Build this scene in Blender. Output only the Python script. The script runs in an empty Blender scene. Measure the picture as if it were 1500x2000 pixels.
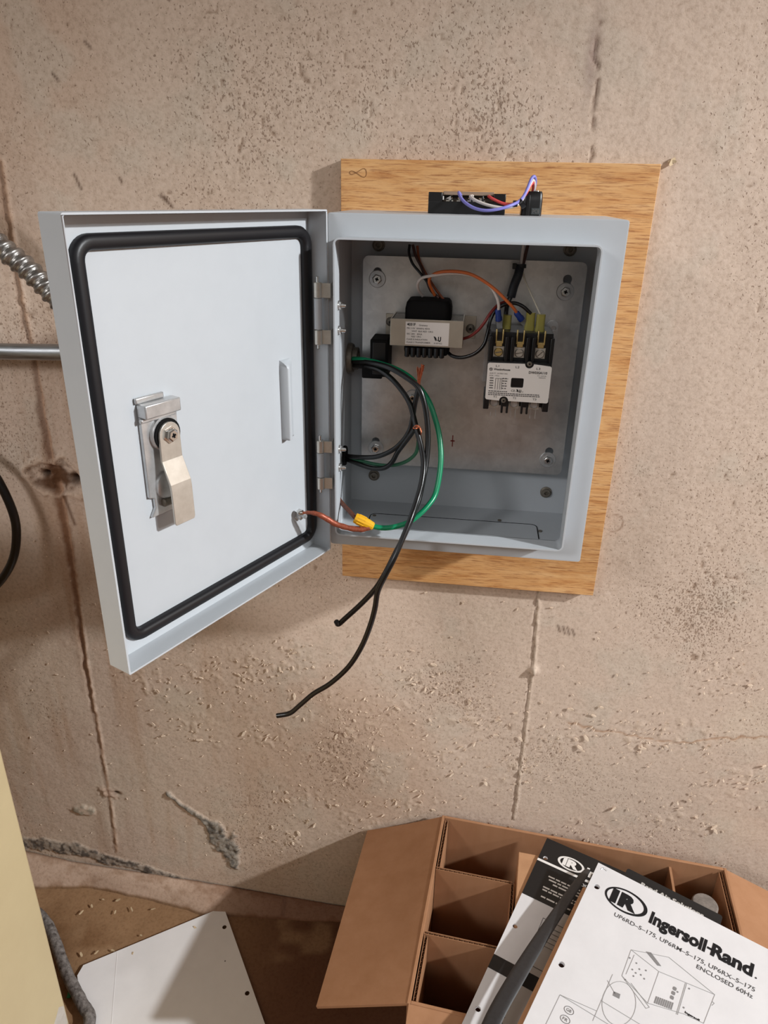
import bpy, bmesh, math, random
import numpy as np
from mathutils import Vector, Matrix
from mathutils.geometry import tessellate_polygon
random.seed(7); rng = np.random.default_rng(11)
scene = bpy.context.scene
COL = scene.collection

# ------------------------------------------------------------------ camera
F_PX = 1409.5
cam_d = bpy.data.cameras.new('camera'); cam = bpy.data.objects.new('camera', cam_d); COL.objects.link(cam)
cam_d.sensor_fit = 'VERTICAL'; cam_d.sensor_height = 36.0; cam_d.lens = F_PX/2000*36.0
cam_d.clip_start = 0.02; cam_d.clip_end = 50
RC = ((0.99192078, -0.10645187, -0.06900102), (0.12525495, 0.90805043, 0.39969439), (0.02010819, -0.40510790, 0.91404773))
cam.matrix_world = Matrix([[RC[i][0], RC[i][2], -RC[i][1], (0.12693, -0.63433, 1.01616)[i]] for i in range(3)] + [[0, 0, 0, 1]])
scene.camera = cam
# ------------------------------------------------------------------ world, lamps, exposure
w = bpy.data.worlds.new('world'); scene.world = w; w.use_nodes = True
wb = w.node_tree.nodes['Background']; wb.inputs[0].default_value = (1.0, 0.90, 0.78, 1); wb.inputs[1].default_value = 0.165
def lamp(name, kind, loc, energy, size, col, target=None, **k):
    d = bpy.data.lights.new(name, kind); d.energy = energy; d.color = col
    if kind == 'AREA': d.shape = 'RECTANGLE'; d.size, d.size_y = size
    else: d.shadow_soft_size = size
    for a, b in k.items(): setattr(d, a, b)
    o = bpy.data.objects.new(name, d); COL.objects.link(o); o.location = loc
    if target is not None: o.rotation_euler = (Vector(target)-Vector(loc)).to_track_quat('-Z', 'Y').to_euler()
    return o
lamp('shaded_ceiling_bulb', 'SPOT', (2.3, -0.74, 1.92), 295, 0.05, (0.95, 0.98, 1.0), (2.3, -0.74, 0.0), spot_size=math.radians(154.5), spot_blend=0.2)
lamp('second_shaded_bulb', 'SPOT', (3.4, -1.35, 2.12), 90, 0.07, (0.95, 0.98, 1.0), (3.4, -1.35, 0.0), spot_size=math.radians(157), spot_blend=0.12)
lamp('front_fill_area', 'AREA', (0.35, -2.0, 1.75), 3.6, (1.2, 0.4), (0.97, 0.98, 1.0), (0.1, 0.0, 0.8))  # added fill from the camera side, no real fixture
lamp('left_fill_area', 'AREA', (-1.3, -1.5, 1.9), 7, (0.9, 0.4), (0.98, 0.98, 1.0), (-0.1, 0.0, 0.4))  # added soft fill for the left wall behind the door, no real fixture
lamp('left_fill_spot', 'SPOT', (-1.1, -1.5, 1.66), 40, 0.16, (0.98, 0.98, 1.0), (-1.1, -1.5, 0.0), spot_size=math.radians(156), spot_blend=0.4)  # added fill for the lower left, cut off towards the top, no real fixture
vs = scene.view_settings
vs.view_transform = 'Standard'; vs.look = 'None'; vs.gamma = 1; vs.use_curve_mapping = False; vs.exposure = 0.0

# ------------------------------------------------------------------ helpers
def lin(c):
    return tuple(((v/255)/12.92 if v/255 <= .04045 else ((v/255+.055)/1.055)**2.4) for v in c)
def mat(name, rgb, rough=.5, metal=0.0, spec=.5, **k):
    m = bpy.data.materials.new(name); m.use_nodes = True
    nt = m.node_tree; b = nt.nodes['Principled BSDF']
    b.inputs['Base Color'].default_value = (*lin(rgb), 1); b.inputs['Roughness'].default_value = rough
    b.inputs['Metallic'].default_value = metal; b.inputs['Specular IOR Level'].default_value = spec
    for a, v in k.items(): b.inputs[a].default_value = v
    return m
def nd(m, t, **k):
    n = m.node_tree.nodes.new(t)
    for a, v in k.items():
        if isinstance(a, str) and hasattr(n, a): setattr(n, a, v)
    return n
def lk(m, a, b): m.node_tree.links.new(a, b)
def bsdf(m): return m.node_tree.nodes['Principled BSDF']
def noise(m, scale, detail=4, rough=.6, vec=None, stretch=None):
    n = nd(m, 'ShaderNodeTexNoise'); n.inputs['Scale'].default_value = scale; n.inputs['Detail'].default_value = detail; n.inputs['Roughness'].default_value = rough
    tc = nd(m, 'ShaderNodeTexCoord'); src = tc.outputs['Object']
    if stretch:
        mp = nd(m, 'ShaderNodeMapping'); mp.inputs['Scale'].default_value = stretch; lk(m, src, mp.inputs[0]); src = mp.outputs[0]
    lk(m, src, n.inputs['Vector']); return n
def ramp(m, fac, stops):
    r = nd(m, 'ShaderNodeValToRGB'); e = r.color_ramp.elements
    while len(e) < len(stops): e.new(0.5)
    for el, (p, c) in zip(e, stops): el.position = p; el.color = (*lin(c), 1)
    lk(m, fac, r.inputs[0]); return r
def bump(m, h, strength=.2, dist=.001):
    b = nd(m, 'ShaderNodeBump'); b.inputs['Strength'].default_value = strength; b.inputs['Distance'].default_value = dist
    lk(m, h, b.inputs['Height']); lk(m, b.outputs[0], bsdf(m).inputs['Normal']); return b
def mottled(name, c1, c2, scale, rough=.5, metal=0, bst=0.0, bscale=None, stretch=None, spec=.5, bdist=.0005):
    m = mat(name, c1, rough, metal, spec); n = noise(m, scale, 5, .65, stretch=stretch)
    lk(m, ramp(m, n.outputs[0], [(.3, c2), (.7, c1)]).outputs[0], bsdf(m).inputs['Base Color'])
    if bst: bump(m, noise(m, bscale or scale*3, 3).outputs[0], bst, bdist)
    return m

class MB:
    def __init__(s, xf=None): s.v = []; s.f = []; s.xf = xf
    def pt(s, p):
        p = Vector(p); s.v.append(tuple(s.xf @ p) if s.xf is not None else tuple(p)); return len(s.v)-1
    def add(s, vs, fs):
        o = len(s.v)
        for p in vs: s.pt(p)
        s.f += [tuple(i+o for i in f) for f in fs]
    def box(s, x0, x1, y0, y1, z0, z1):
        s.add([(x, y, z) for x in (x0, x1) for y in (y0, y1) for z in (z0, z1)],
              [(0, 1, 3, 2), (4, 6, 7, 5), (0, 4, 5, 1), (2, 3, 7, 6), (0, 2, 6, 4), (1, 5, 7, 3)])
    def rings(s, rs, cap0=True, cap1=True, closed=True):
        n = len(rs[0]); o = len(s.v)
        for r in rs:
            for p in r: s.pt(p)
        for i in range(len(rs)-1):
            for j in range(n if closed else n-1):
                k = (j+1) % n
                s.f.append((o+i*n+j, o+i*n+k, o+(i+1)*n+k, o+(i+1)*n+j))
        if cap0: s.f.append(tuple(o+j for j in range(n))[::-1])
        if cap1: s.f.append(tuple(o+(len(rs)-1)*n+j for j in range(n)))
    def lathe(s, base, axis, prof, n=20, cap0=True, cap1=True, flat=None):
        a = Vector(axis).normalized(); u = a.orthogonal().normalized(); b = a.cross(u); base = Vector(base)
        s.rings([[base+a*h+(u*math.cos(t*2*math.pi/n)+b*math.sin(t*2*math.pi/n))*r for t in range(n)] for r, h in prof], cap0, cap1)
    def cyl(s, p0, p1, r, n=16, bev=0):
        p0, p1 = Vector(p0), Vector(p1); L = (p1-p0).length
        s.lathe(p0, p1-p0, [(r-bev, 0), (r, bev), (r, L-bev), (r-bev, L)] if bev else [(r, 0), (r, L)], n)
    def plate(s, poly, holes, fn, h0, h1):
        """extruded 2D polygon with holes; fn(a, b, h) gives the point"""
        loops = [poly]+list(holes); flat = [p for l in loops for p in l]
        tris = tessellate_polygon([[Vector((p[0], p[1], 0)) for p in l] for l in loops])
        o = len(s.v); n = len(flat)
        for h in (h0, h1):
            for p in flat: s.pt(fn(p[0], p[1], h))
        for t in tris: s.f.append(tuple(o+i for i in t)); s.f.append(tuple(o+n+i for i in t[::-1]))
        k = 0
        for l in loops:
            m = len(l)
            for j in range(m): s.f.append((o+k+j, o+k+(j+1) % m, o+n+k+(j+1) % m, o+n+k+j))
            k += m
    def tube(s, path, r, n=10, sub=5, ends=True, rfun=None):
        P = smooth(path, sub); T = [(P[min(i+1, len(P)-1)]-P[max(i-1, 0)]).normalized() for i in range(len(P))]
        u = T[0].orthogonal().normalized(); rs = []
        for i, p in enumerate(P):
            u = (u-T[i]*u.dot(T[i])).normalized(); b = T[i].cross(u)
            rr = rfun(i/(len(P)-1), i) if rfun else r
            rs.append([p+(u*math.cos(2*math.pi*j/n)+b*math.sin(2*math.pi*j/n))*rr for j in range(n)])
        s.rings(rs, ends, ends)
    def ribbon(s, path, width, thick, sub=5, up=(0, 0, 1)):
        P = smooth(path, sub); rs = []
        for i, p in enumerate(P):
            t = (P[min(i+1, len(P)-1)]-P[max(i-1, 0)]).normalized(); u = Vector(up); side = t.cross(u).normalized(); nn = side.cross(t)
            wd = width(i/(len(P)-1)) if callable(width) else width
            rs.append([p+side*a*wd/2+nn*b*thick/2 for a, b in ((-1, -.4), (-.85, .8), (-.4, 1), (.4, 1), (.85, .8), (1, -.4), (.85, -1), (-.85, -1))])
        s.rings(rs)
    def build(s, name, m, parent=None, smooth_angle=35, bevel=0, segs=2, fix=True):
        me = bpy.data.meshes.new(name)
        off = parent_loc(parent) if parent else Vector((0, 0, 0))
        me.from_pydata([tuple(Vector(p)-off) for p in s.v], [], s.f); me.validate()
        if fix:
            bm = bmesh.new(); bm.from_mesh(me); bmesh.ops.recalc_face_normals(bm, faces=bm.faces[:]); bm.to_mesh(me); bm.free()
        for p in me.polygons: p.use_smooth = True
        me.set_sharp_from_angle(angle=math.radians(smooth_angle))
        me.materials.append(m)
        o = bpy.data.objects.new(name, me); COL.objects.link(o)
        if parent: o.parent = parent
        if bevel:
            b = o.modifiers.new('bevel', 'BEVEL'); b.width = bevel; b.segments = segs; b.limit_method = 'ANGLE'; b.angle_limit = math.radians(40)
        return o
def parent_loc(o):
    v = Vector((0, 0, 0))
    while o: v += o.location; o = o.parent
    return v
def smooth(path, sub=5):
    P = [Vector(p) for p in path]
    if len(P) < 3 or sub < 2: return P
    Q = [P[0]*2-P[1]]+P+[P[-1]*2-P[-2]]; out = []
    for i in range(1, len(Q)-2):
        a, b, c, d = Q[i-1:i+3]
        for k in range(sub):
            t = k/sub; out.append(.5*((2*b)+(c-a)*t+(2*a-5*b+4*c-d)*t*t+(3*b-a-3*c+d)*t**3))
    out.append(P[-1]); return out
def rrect(x0, x1, y0, y1, r, n=5):
    pts = []
    for cx, cy, a0 in ((x1-r, y1-r, 0), (x0+r, y1-r, 90), (x0+r, y0+r, 180), (x1-r, y0+r, 270)):
        for k in range(n+1):
            a = math.radians(a0+90*k/n); pts.append((cx+r*math.cos(a), cy+r*math.sin(a)))
    return pts
def circ(cx, cy, r, n=16): return [(cx+r*math.cos(2*math.pi*k/n), cy+r*math.sin(2*math.pi*k/n)) for k in range(n)]
def tag(o, label=None, cat=None, group=None, kind=None):
    if label: o['label'] = label
    if cat: o['category'] = cat
    if group: o['group'] = group
    if kind: o['kind'] = kind
    return o
def thing(name, loc, label, cat, group=None):
    o = bpy.data.objects.new(name, None); COL.objects.link(o); o.location = loc; o.empty_display_size = .02
    return tag(o, label, cat, group)
_tc = {}
def text_geo(s, bold=0.0):
    if (s, bold) in _tc: return _tc[s, bold]
    cu = bpy.data.curves.new('t', 'FONT'); cu.body = s; cu.size = 1; cu.offset = bold; cu.resolution_u = 3
    ob = bpy.data.objects.new('t', cu); COL.objects.link(ob)
    me = bpy.data.meshes.new_from_object(ob)
    vs_ = [tuple(v.co) for v in me.vertices]; fs = [tuple(p.vertices) for p in me.polygons]
    bpy.data.objects.remove(ob); bpy.data.meshes.remove(me); bpy.data.curves.remove(cu)
    _tc[s, bold] = (vs_, fs); return vs_, fs
def text(M, s, fn, a0, b0, width=None, height=.01, bold=0.0, shear=0.0, h=0.0):
    """lettering: baseline from (a0, b0), b up; capital height 'height'; fitted to width"""
    vs_, fs = text_geo(s, bold)
    if not vs_: return
    x0 = min(v[0] for v in vs_); x1 = max(v[0] for v in vs_); k = height/.69
    kx = (width/(x1-x0)) if width else k
    M.add([fn(a0+(v[0]-x0)*kx+shear*v[1]*k, b0+v[1]*k, h) for v in vs_], fs)

WIRES={'green': [(0.0085, 0.082, 0.8623), (0.0238, 0.066, 0.8653), (0.0408, 0.052, 0.8651), (0.0565, 0.046, 0.8618), (0.0693, 0.042, 0.8559), (0.0806, 0.04, 0.8456), (0.0892, 0.036, 0.8347), (0.0954, 0.032, 0.8211), (0.1009, 0.026, 0.8055), (0.1038, 0.018, 0.7878), (0.1036, 0.01, 0.77), (0.101, 0.002, 0.7546), (0.096, -0.006, 0.747), (0.0882, -0.014, 0.7399), (0.0784, -0.02, 0.7333), (0.0653, -0.023, 0.7289), (0.0533, -0.024, 0.7274), (0.0421, -0.024, 0.7292)], 'blackL1': [(0.0085, 0.082, 0.8597), (0.0273, 0.06, 0.8643), (0.05, 0.038, 0.8652), (0.0681, 0.028, 0.8586), (0.0797, 0.024, 0.8506), (0.0852, 0.022, 0.8382), (0.0889, 0.02, 0.8217), (0.091, 0.016, 0.803), (0.0908, 0.01, 0.7847), (0.0891, 0.002, 0.7694), (0.0863, -0.008, 0.7524), (0.0817, -0.022, 0.7398), (0.0761, -0.034, 0.7265), (0.0681, -0.044, 0.7096), (0.0604, -0.048, 0.6923), (0.0513, -0.046, 0.6739), (0.0374, -0.044, 0.6546), (0.0227, -0.045, 0.6382), (0.0158, -0.046, 0.6312), (0.0141, -0.048, 0.6352)], 'blackL2': [(0.0094, 0.083, 0.8554), (0.0239, 0.066, 0.8588), (0.0382, 0.054, 0.8591), (0.052, 0.044, 0.8531), (0.0629, 0.036, 0.8442), (0.0711, 0.03, 0.8343), (0.0759, 0.026, 0.8217), (0.0797, 0.02, 0.8112), (0.0846, 0.014, 0.7982), (0.0884, 0.004, 0.7841), (0.0883, -0.006, 0.7699), (0.0853, -0.016, 0.7557), (0.0813, -0.03, 0.7433), (0.0755, -0.042, 0.7276), (0.069, -0.052, 0.7111), (0.0614, -0.056, 0.694), (0.055, -0.056, 0.6772), (0.0524, -0.056, 0.6576), (0.0478, -0.056, 0.6373), (0.0395, -0.055, 0.6125), (0.0266, -0.053, 0.5868), (0.0077, -0.05, 0.5626), (-0.0106, -0.047, 0.5454), (-0.0263, -0.044, 0.5262), (-0.0376, -0.042, 0.5132), (-0.0516, -0.042, 0.5081)], 'blackB1': [(0.002, 0.064, 0.7653), (0.0184, 0.056, 0.7675), (0.0382, 0.046, 0.7728), (0.0544, 0.038, 0.7831), (0.0651, 0.034, 0.7946), (0.072, 0.031, 0.8073), (0.0746, 0.03, 0.8205), (0.0761, 0.03, 0.8331), (0.078, 0.031, 0.8438), (0.079, 0.033, 0.8512)], 'blackB1_copper': [(0.079, 0.033, 0.8512), (0.0793, 0.033, 0.8561), (0.08, 0.033, 0.8619), (0.0807, 0.033, 0.8677)], 'blackB2': [(0.0017, 0.066, 0.7618), (0.0151, 0.06, 0.7597), (0.0323, 0.052, 0.7581), (0.0462, 0.046, 0.7613), (0.0549, 0.041, 0.7702), (0.0601, 0.037, 0.7816), (0.0665, 0.031, 0.7925), (0.0726, 0.026, 0.8028), (0.0776, 0.021, 0.8118)], 'greenS': [(0.0017, 0.066, 0.7629), (0.0204, 0.06, 0.7623), (0.0373, 0.054, 0.7616), (0.0537, 0.048, 0.7638), (0.068, 0.043, 0.7704), (0.0772, 0.04, 0.7796), (0.0802, 0.036, 0.7896), (0.0806, 0.034, 0.7966)], 'greenS_copper': [(0.0806, 0.034, 0.7966), (0.0811, 0.031, 0.8017), (0.0831, 0.028, 0.8069)], 'strap': [(-0.0217, -0.028, 0.7387), (-0.0148, -0.032, 0.7415), (-0.0057, -0.034, 0.7416), (0.0026, -0.032, 0.7366), (0.0104, -0.03, 0.731), (0.0224, -0.029, 0.7273), (0.0344, -0.028, 0.7261), (0.0424, -0.026, 0.728)], 'strap2': [(0.0026, 0.012, 0.7434), (0.0114, 0.0, 0.7393), (0.0205, -0.012, 0.7371), (0.0282, -0.02, 0.7337), (0.0342, -0.024, 0.7323)], 'nut': [(0.0298, -0.024, 0.7351), (0.045, -0.024, 0.7283)], 'orange': [(0.0879, 0.07, 0.9283), (0.0844, 0.066, 0.9355), (0.0826, 0.06, 0.9421), (0.0851, 0.055, 0.9476), (0.094, 0.05, 0.9515), (0.1069, 0.047, 0.9526), (0.1198, 0.046, 0.9509), (0.1325, 0.046, 0.9452), (0.1446, 0.046, 0.9372), (0.1545, 0.047, 0.9286), (0.1616, 0.05, 0.9217), (0.1655, 0.054, 0.9162)], 'white': [(0.0762, 0.072, 0.9271), (0.0725, 0.066, 0.9333), (0.0723, 0.06, 0.9399), (0.0762, 0.056, 0.945), (0.0861, 0.053, 0.9478), (0.1, 0.051, 0.9502), (0.1139, 0.05, 0.9503), (0.1278, 0.05, 0.9473), (0.1389, 0.05, 0.9401), (0.1451, 0.05, 0.9314), (0.1476, 0.051, 0.9242), (0.1477, 0.054, 0.9174)], 'lead1': [(0.0613, 0.085, 0.9715), (0.0613, 0.082, 0.964), (0.0652, 0.08, 0.9551), (0.0735, 0.078, 0.9464), (0.0819, 0.074, 0.9373), (0.0884, 0.07, 0.9278)], 'lead2': [(0.064, 0.087, 0.9714), (0.0675, 0.084, 0.9617), (0.0729, 0.082, 0.9529), (0.0784, 0.079, 0.9418), (0.084, 0.075, 0.9317), (0.0923, 0.07, 0.9261)], 'lead3': [(0.096, 0.076, 0.9241), (0.0885, 0.08, 0.9322), (0.081, 0.084, 0.9414), (0.0741, 0.0855, 0.9517), (0.0703, 0.087, 0.9593), (0.0682, 0.089, 0.9705)], 'red': [(0.1164, 0.062, 0.8904), (0.1235, 0.058, 0.8938), (0.1307, 0.054, 0.9005), (0.1358, 0.052, 0.908), (0.14, 0.054, 0.9152), (0.1443, 0.058, 0.9204), (0.1484, 0.064, 0.9234), (0.1531, 0.07, 0.9246)], 'blackT': [(0.1019, 0.066, 0.8774), (0.1087, 0.062, 0.8736), (0.1186, 0.058, 0.8739), (0.1294, 0.056, 0.8786), (0.1369, 0.056, 0.8871), (0.1395, 0.058, 0.8978), (0.1414, 0.06, 0.9093), (0.1455, 0.062, 0.918), (0.153, 0.062, 0.9233), (0.1621, 0.06, 0.9253), (0.1702, 0.058, 0.9227), (0.1777, 0.058, 0.9166)], 'sleeve': [(0.165, 0.077, 0.9566), (0.1638, 0.074, 0.9488), (0.1609, 0.074, 0.9391), (0.159, 0.074, 0.9289)], 'tail_dark': [(0.1589, 0.074, 0.9298), (0.1562, 0.072, 0.9221), (0.1555, 0.068, 0.9133), (0.1569, 0.064, 0.906)], 'bund_white': [(0.1668, 0.083, 0.9745), (0.1662, 0.08, 0.9649), (0.166, 0.077, 0.9562)], 'bund_brown': [(0.1706, 0.083, 0.9746), (0.169, 0.08, 0.965), (0.1674, 0.077, 0.9562)], 'thin': [(0.1664, 0.076, 0.9563), (0.17, 0.072, 0.9455), (0.176, 0.066, 0.9342), (0.1823, 0.06, 0.9233), (0.1865, 0.056, 0.9158)], 'top_purple': [(0.1072, 0.058, 1.0152), (0.1056, 0.048, 1.0172), (0.1079, 0.04, 1.0132), (0.1126, 0.034, 1.009), (0.1207, 0.028, 1.0052), (0.1302, 0.024, 1.0039), (0.1407, 0.024, 1.0053), (0.1503, 0.028, 1.0083), (0.1571, 0.036, 1.0115), (0.1612, 0.042, 1.0163), (0.1638, 0.046, 1.0223), (0.1663, 0.05, 1.0291), (0.1688, 0.052, 1.0308), (0.1704, 0.056, 1.0265), (0.1697, 0.06, 1.0185)], 'top_white': [(0.1175, 0.058, 1.0146), (0.1159, 0.048, 1.0141), (0.121, 0.042, 1.0111), (0.1321, 0.038, 1.0077), (0.1452, 0.036, 1.006), (0.1536, 0.036, 1.0078), (0.1586, 0.04, 1.0111), (0.162, 0.044, 1.0175), (0.165, 0.048, 1.0239), (0.1678, 0.052, 1.028), (0.1698, 0.056, 1.0241), (0.1694, 0.06, 1.0177)], 'top_red': [(0.1322, 0.058, 1.0145), (0.1317, 0.05, 1.0145), (0.1362, 0.046, 1.0122), (0.1451, 0.044, 1.0091), (0.1532, 0.042, 1.0093), (0.1581, 0.042, 1.0122), (0.1621, 0.045, 1.0167), (0.1656, 0.049, 1.0231), (0.1681, 0.053, 1.0264), (0.1691, 0.057, 1.0225), (0.1689, 0.06, 1.0177)], 'cable': [(-0.445, 0.095, 0.7321), (-0.424, 0.095, 0.7114), (-0.4112, 0.094, 0.6835), (-0.4041, 0.093, 0.6513), (-0.4069, 0.093, 0.6238), (-0.4167, 0.093, 0.595), (-0.4351, 0.094, 0.5676), (-0.4604, 0.095, 0.5426), (-0.4934, 0.095, 0.5206)], 'flex': [(-0.3941, 0.085, 0.9961), (-0.3497, 0.08, 0.9589), (-0.3261, 0.08, 0.9396), (-0.304, 0.078, 0.9188), (-0.2771, 0.076, 0.8917), (-0.2507, 0.074, 0.8578), (-0.17, 0.066, 0.785), (-0.1, 0.0643, 0.7641), (0.0, 0.0643, 0.7641)], 'hose': [(-0.49, 0.06, 0.009), (-0.4387, 0.0303, 0.01), (-0.3766, -0.0309, 0.01), (-0.3345, -0.0672, 0.01), (-0.3114, -0.0904, 0.01), (-0.3, -0.16, 0.01), (-0.29, -0.26, 0.01)]}
WF={'seamL': [(-0.3632, 1.0346), (-0.3649, 1.0156), (-0.3652, 0.9864), (-0.3681, 0.9143), (-0.3671, 0.8707), (-0.3638, 0.8367), (-0.3661, 0.7771), (-0.3643, 0.701), (-0.3612, 0.6263), (-0.3626, 0.5684), (-0.3663, 0.4753), (-0.3692, 0.3917), (-0.3679, 0.321), (-0.3695, 0.2359), (-0.3698, 0.1554), (-0.3735, 0.0693)], 'seamR': [(0.218, 1.1629), (0.2154, 1.1443), (0.2135, 1.129), (0.2217, 1.1174), (0.2201, 1.0997), (0.2209, 1.0774), (0.2237, 1.0525), (0.2222, 1.0397), (0.2249, 0.5785), (0.2259, 0.5573), (0.228, 0.5137), (0.2294, 0.4759), (0.2284, 0.4365), (0.2293, 0.3876), (0.2286, 0.3276), (0.2291, 0.2645), (0.2278, 0.2267)], 'crater': (-0.3607, 0.6913), 'tie': (-0.3651, 0.1889), 'tie2': (-0.4111, 0.1471), 'knob': (0.2294, 0.4759), 'smear': [(-0.2715, 0.2005), (-0.2561, 0.1827), (-0.2205, 0.1576), (-0.2025, 0.1345), (-0.1884, 0.1104), (-0.1832, 0.068)], 'hair': [(0.281, 0.4008), (0.3139, 0.3942), (0.3557, 0.3913), (0.3787, 0.3861), (0.4228, 0.3852), (0.4523, 0.394), (0.4815, 0.4019), (0.5226, 0.4089)], 'band': [(-0.5668, 0.0602), (-0.5222, 0.0618), (-0.4373, 0.0611), (-0.3885, 0.0468), (-0.3143, 0.0324), (-0.2566, 0.0242)], 'scr': [[(-0.2555, 1.1403), (-0.2506, 1.1353)], [(-0.2923, 1.1143), (-0.2875, 1.1084)], [(-0.2847, 1.0266), (-0.2792, 1.013)], [(-0.196, 1.0085), (-0.1842, 0.9983)], [(-0.1924, 1.0076), (-0.1885, 1.0039)], [(-0.2367, 1.0237), (-0.2351, 1.0199)], [(0.2516, 0.544), (0.2544, 0.5356)], [(0.2577, 0.5432), (0.2607, 0.5333)], [(0.2627, 0.5423), (0.2663, 0.5325)], [(0.269, 0.54), (0.2724, 0.5316)]], 'ring': (0.2967, 0.6832), 'chip': (0.2954, 1.0468), 'frame': [(-0.3342, 1.1732), (0.3517, 1.1695), (0.5726, 0.1863), (-0.5668, 0.0602)], 'pits': [(0.4171, 0.5761), (0.3357, 0.6162), (-0.0185, 1.1206), (-0.062, 1.1123), (0.1012, 1.0804), (0.3148, 0.3394), (0.1487, 1.0725), (-0.1513, 1.1078), (-0.0336, 1.0748), (0.3854, 0.4934)], 'flk': [(-0.1986, 0.4197), (-0.1504, 0.4), (-0.0852, 0.4568), (-0.0456, 0.3956), (0.0097, 0.3597), (0.0643, 0.3837), (-0.0328, 0.3009), (-0.1187, 0.3256), (0.089, 0.4443), (0.0386, 0.2924), (-0.0635, 0.2213), (0.1215, 0.3218), (-0.1409, 0.4426), (-0.2731, 0.3942), (-0.2216, 0.3213), (0.1577, 0.3953), (0.0828, 0.2429), (0.0107, 0.1932), (-0.1043, 0.1345), (0.2174, 0.3172), (0.2701, 0.3845), (0.3656, 0.3885), (0.427, 0.3965), (0.4581, 0.4866), (0.5025, 0.3311), (0.439, 0.2592), (0.338, 0.2152)]}
Z0 = 1.0
BW, BD, BH = 0.2432, 0.1129, 0.305          # enclosure width, depth, height (front plane y=0, top z=1)
WY = 0.125                                   # concrete wall plane
# ------------------------------------------------------------------ materials
M_paint = mottled('grey_enamel', (189, 193, 197), (186, 190, 194), 40, .42, bst=.06, bscale=900, bdist=.0003)
M_rubber = mat('gasket_rubber', (22, 21, 24), .42, 0, .4)
M_zinc = mottled('zinc_steel', (212, 212, 212), (186, 186, 186), 90, .32, .65)
M_nickel = mottled('nickel_steel', (216, 211, 202), (200, 194, 184), 120, .3, .65)
M_chrome = mat('bright_screw_steel', (215, 213, 210), .2, 1)
M_dull = mottled('dull_steel', (142, 134, 122), (108, 100, 90), 200, .5, .6)
M_black = mat('black_plastic', (14, 13, 14), .35)
M_blackm = mat('black_matt', (9, 8, 8), .75, 0, .2)
M_ins_black = mat('black_insulation', (16, 14, 14), .3)
M_ins_green = mat('green_insulation', (6, 132, 88), .3)
M_ins_white = mat('white_insulation', (205, 196, 190), .45)
M_ins_orange = mat('orange_insulation', (205, 105, 50), .45)
M_ins_red = mat('dark_red_insulation', (120, 38, 34), .45)
M_ins_brightred = mat('red_insulation', (205, 70, 70), .45)
M_ins_purple = mat('violet_insulation', (128, 125, 200), .45)
M_ins_brown = mat('brown_insulation', (70, 42, 34), .45)
M_blue = mat('blue_terminal_sleeve', (24, 50, 120), .4)
M_copper = mottled('copper_strands', (214, 128, 92), (150, 78, 52), 900, .42, .75)
M_copperp = mottled('copper_braid_in_sleeve', (178, 98, 72), (135, 66, 46), 700, .45, .35)
M_yellow = mat('yellow_connector', (238, 178, 28), .4)
M_clearyel = mat('amber_clear_vinyl', (160, 150, 70), .3, 0, .5, Alpha=.78)
M_white = mat('white_label', (240, 233, 226), .5)
M_print = mat('black_print', (28, 26, 27), .7, 0, .2)
M_printg = mat('grey_print', (110, 106, 104), .7, 0, .2)
M_printl = mat('light_grey_print', (158, 155, 153), .7, 0, .2)
M_printw = mat('white_print', (225, 220, 215), .7, 0, .2)
M_paper = mottled('paper', (218, 215, 215), (211, 208, 208), 30, .8, spec=.2)
M_sheet = mottled('blank_paper', (238, 235, 234), (232, 229, 228), 30, .8, spec=.2)
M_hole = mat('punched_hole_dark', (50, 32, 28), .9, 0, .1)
M_red = mat('red_marker', (120, 30, 25), .7)
M_brass = mat('brass_tab', (205, 180, 120), .35, .8)
M_cream = mottled('cream_enamel', (206, 188, 148), (200, 181, 142), 12, .55, bst=.08, bscale=500, bdist=.0003)
M_card = mottled('cardboard', (168, 124, 92), (158, 114, 82), 45, .85, bst=.1, bscale=300, spec=.15, stretch=(1, 1, .25), bdist=.0004)
M_flute = mottled('cardboard_flute', (142, 100, 72), (120, 82, 56), 200, .9, spec=.1)
M_kraft = mottled('kraft_board', (184, 140, 104), (174, 130, 96), 50, .85, spec=.15)
M_dusty = mottled('dusty_grey_jacket', (152, 146, 142), (62, 54, 50), 160, .9, bst=.5, bscale=400, spec=.15, bdist=.001)
M_greent = mat('green_tape', (20, 128, 78), .5)
M_darkgrey = mottled('dark_grey_vinyl', (56, 55, 56), (46, 45, 46), 300, .45, bst=.1, bscale=1500, bdist=.0002)
M_chip = mottled('pale_chip', (214, 192, 160), (190, 165, 130), 90, .8, spec=.2)
M_galv = mottled('galvanised_conduit', (178, 182, 186), (120, 118, 115), 60, .4, .85, stretch=(.3, 3, 3))
M_flexm = mottled('flex_conduit_metal', (176, 172, 168), (120, 116, 112), 150, .35, .9)
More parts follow.
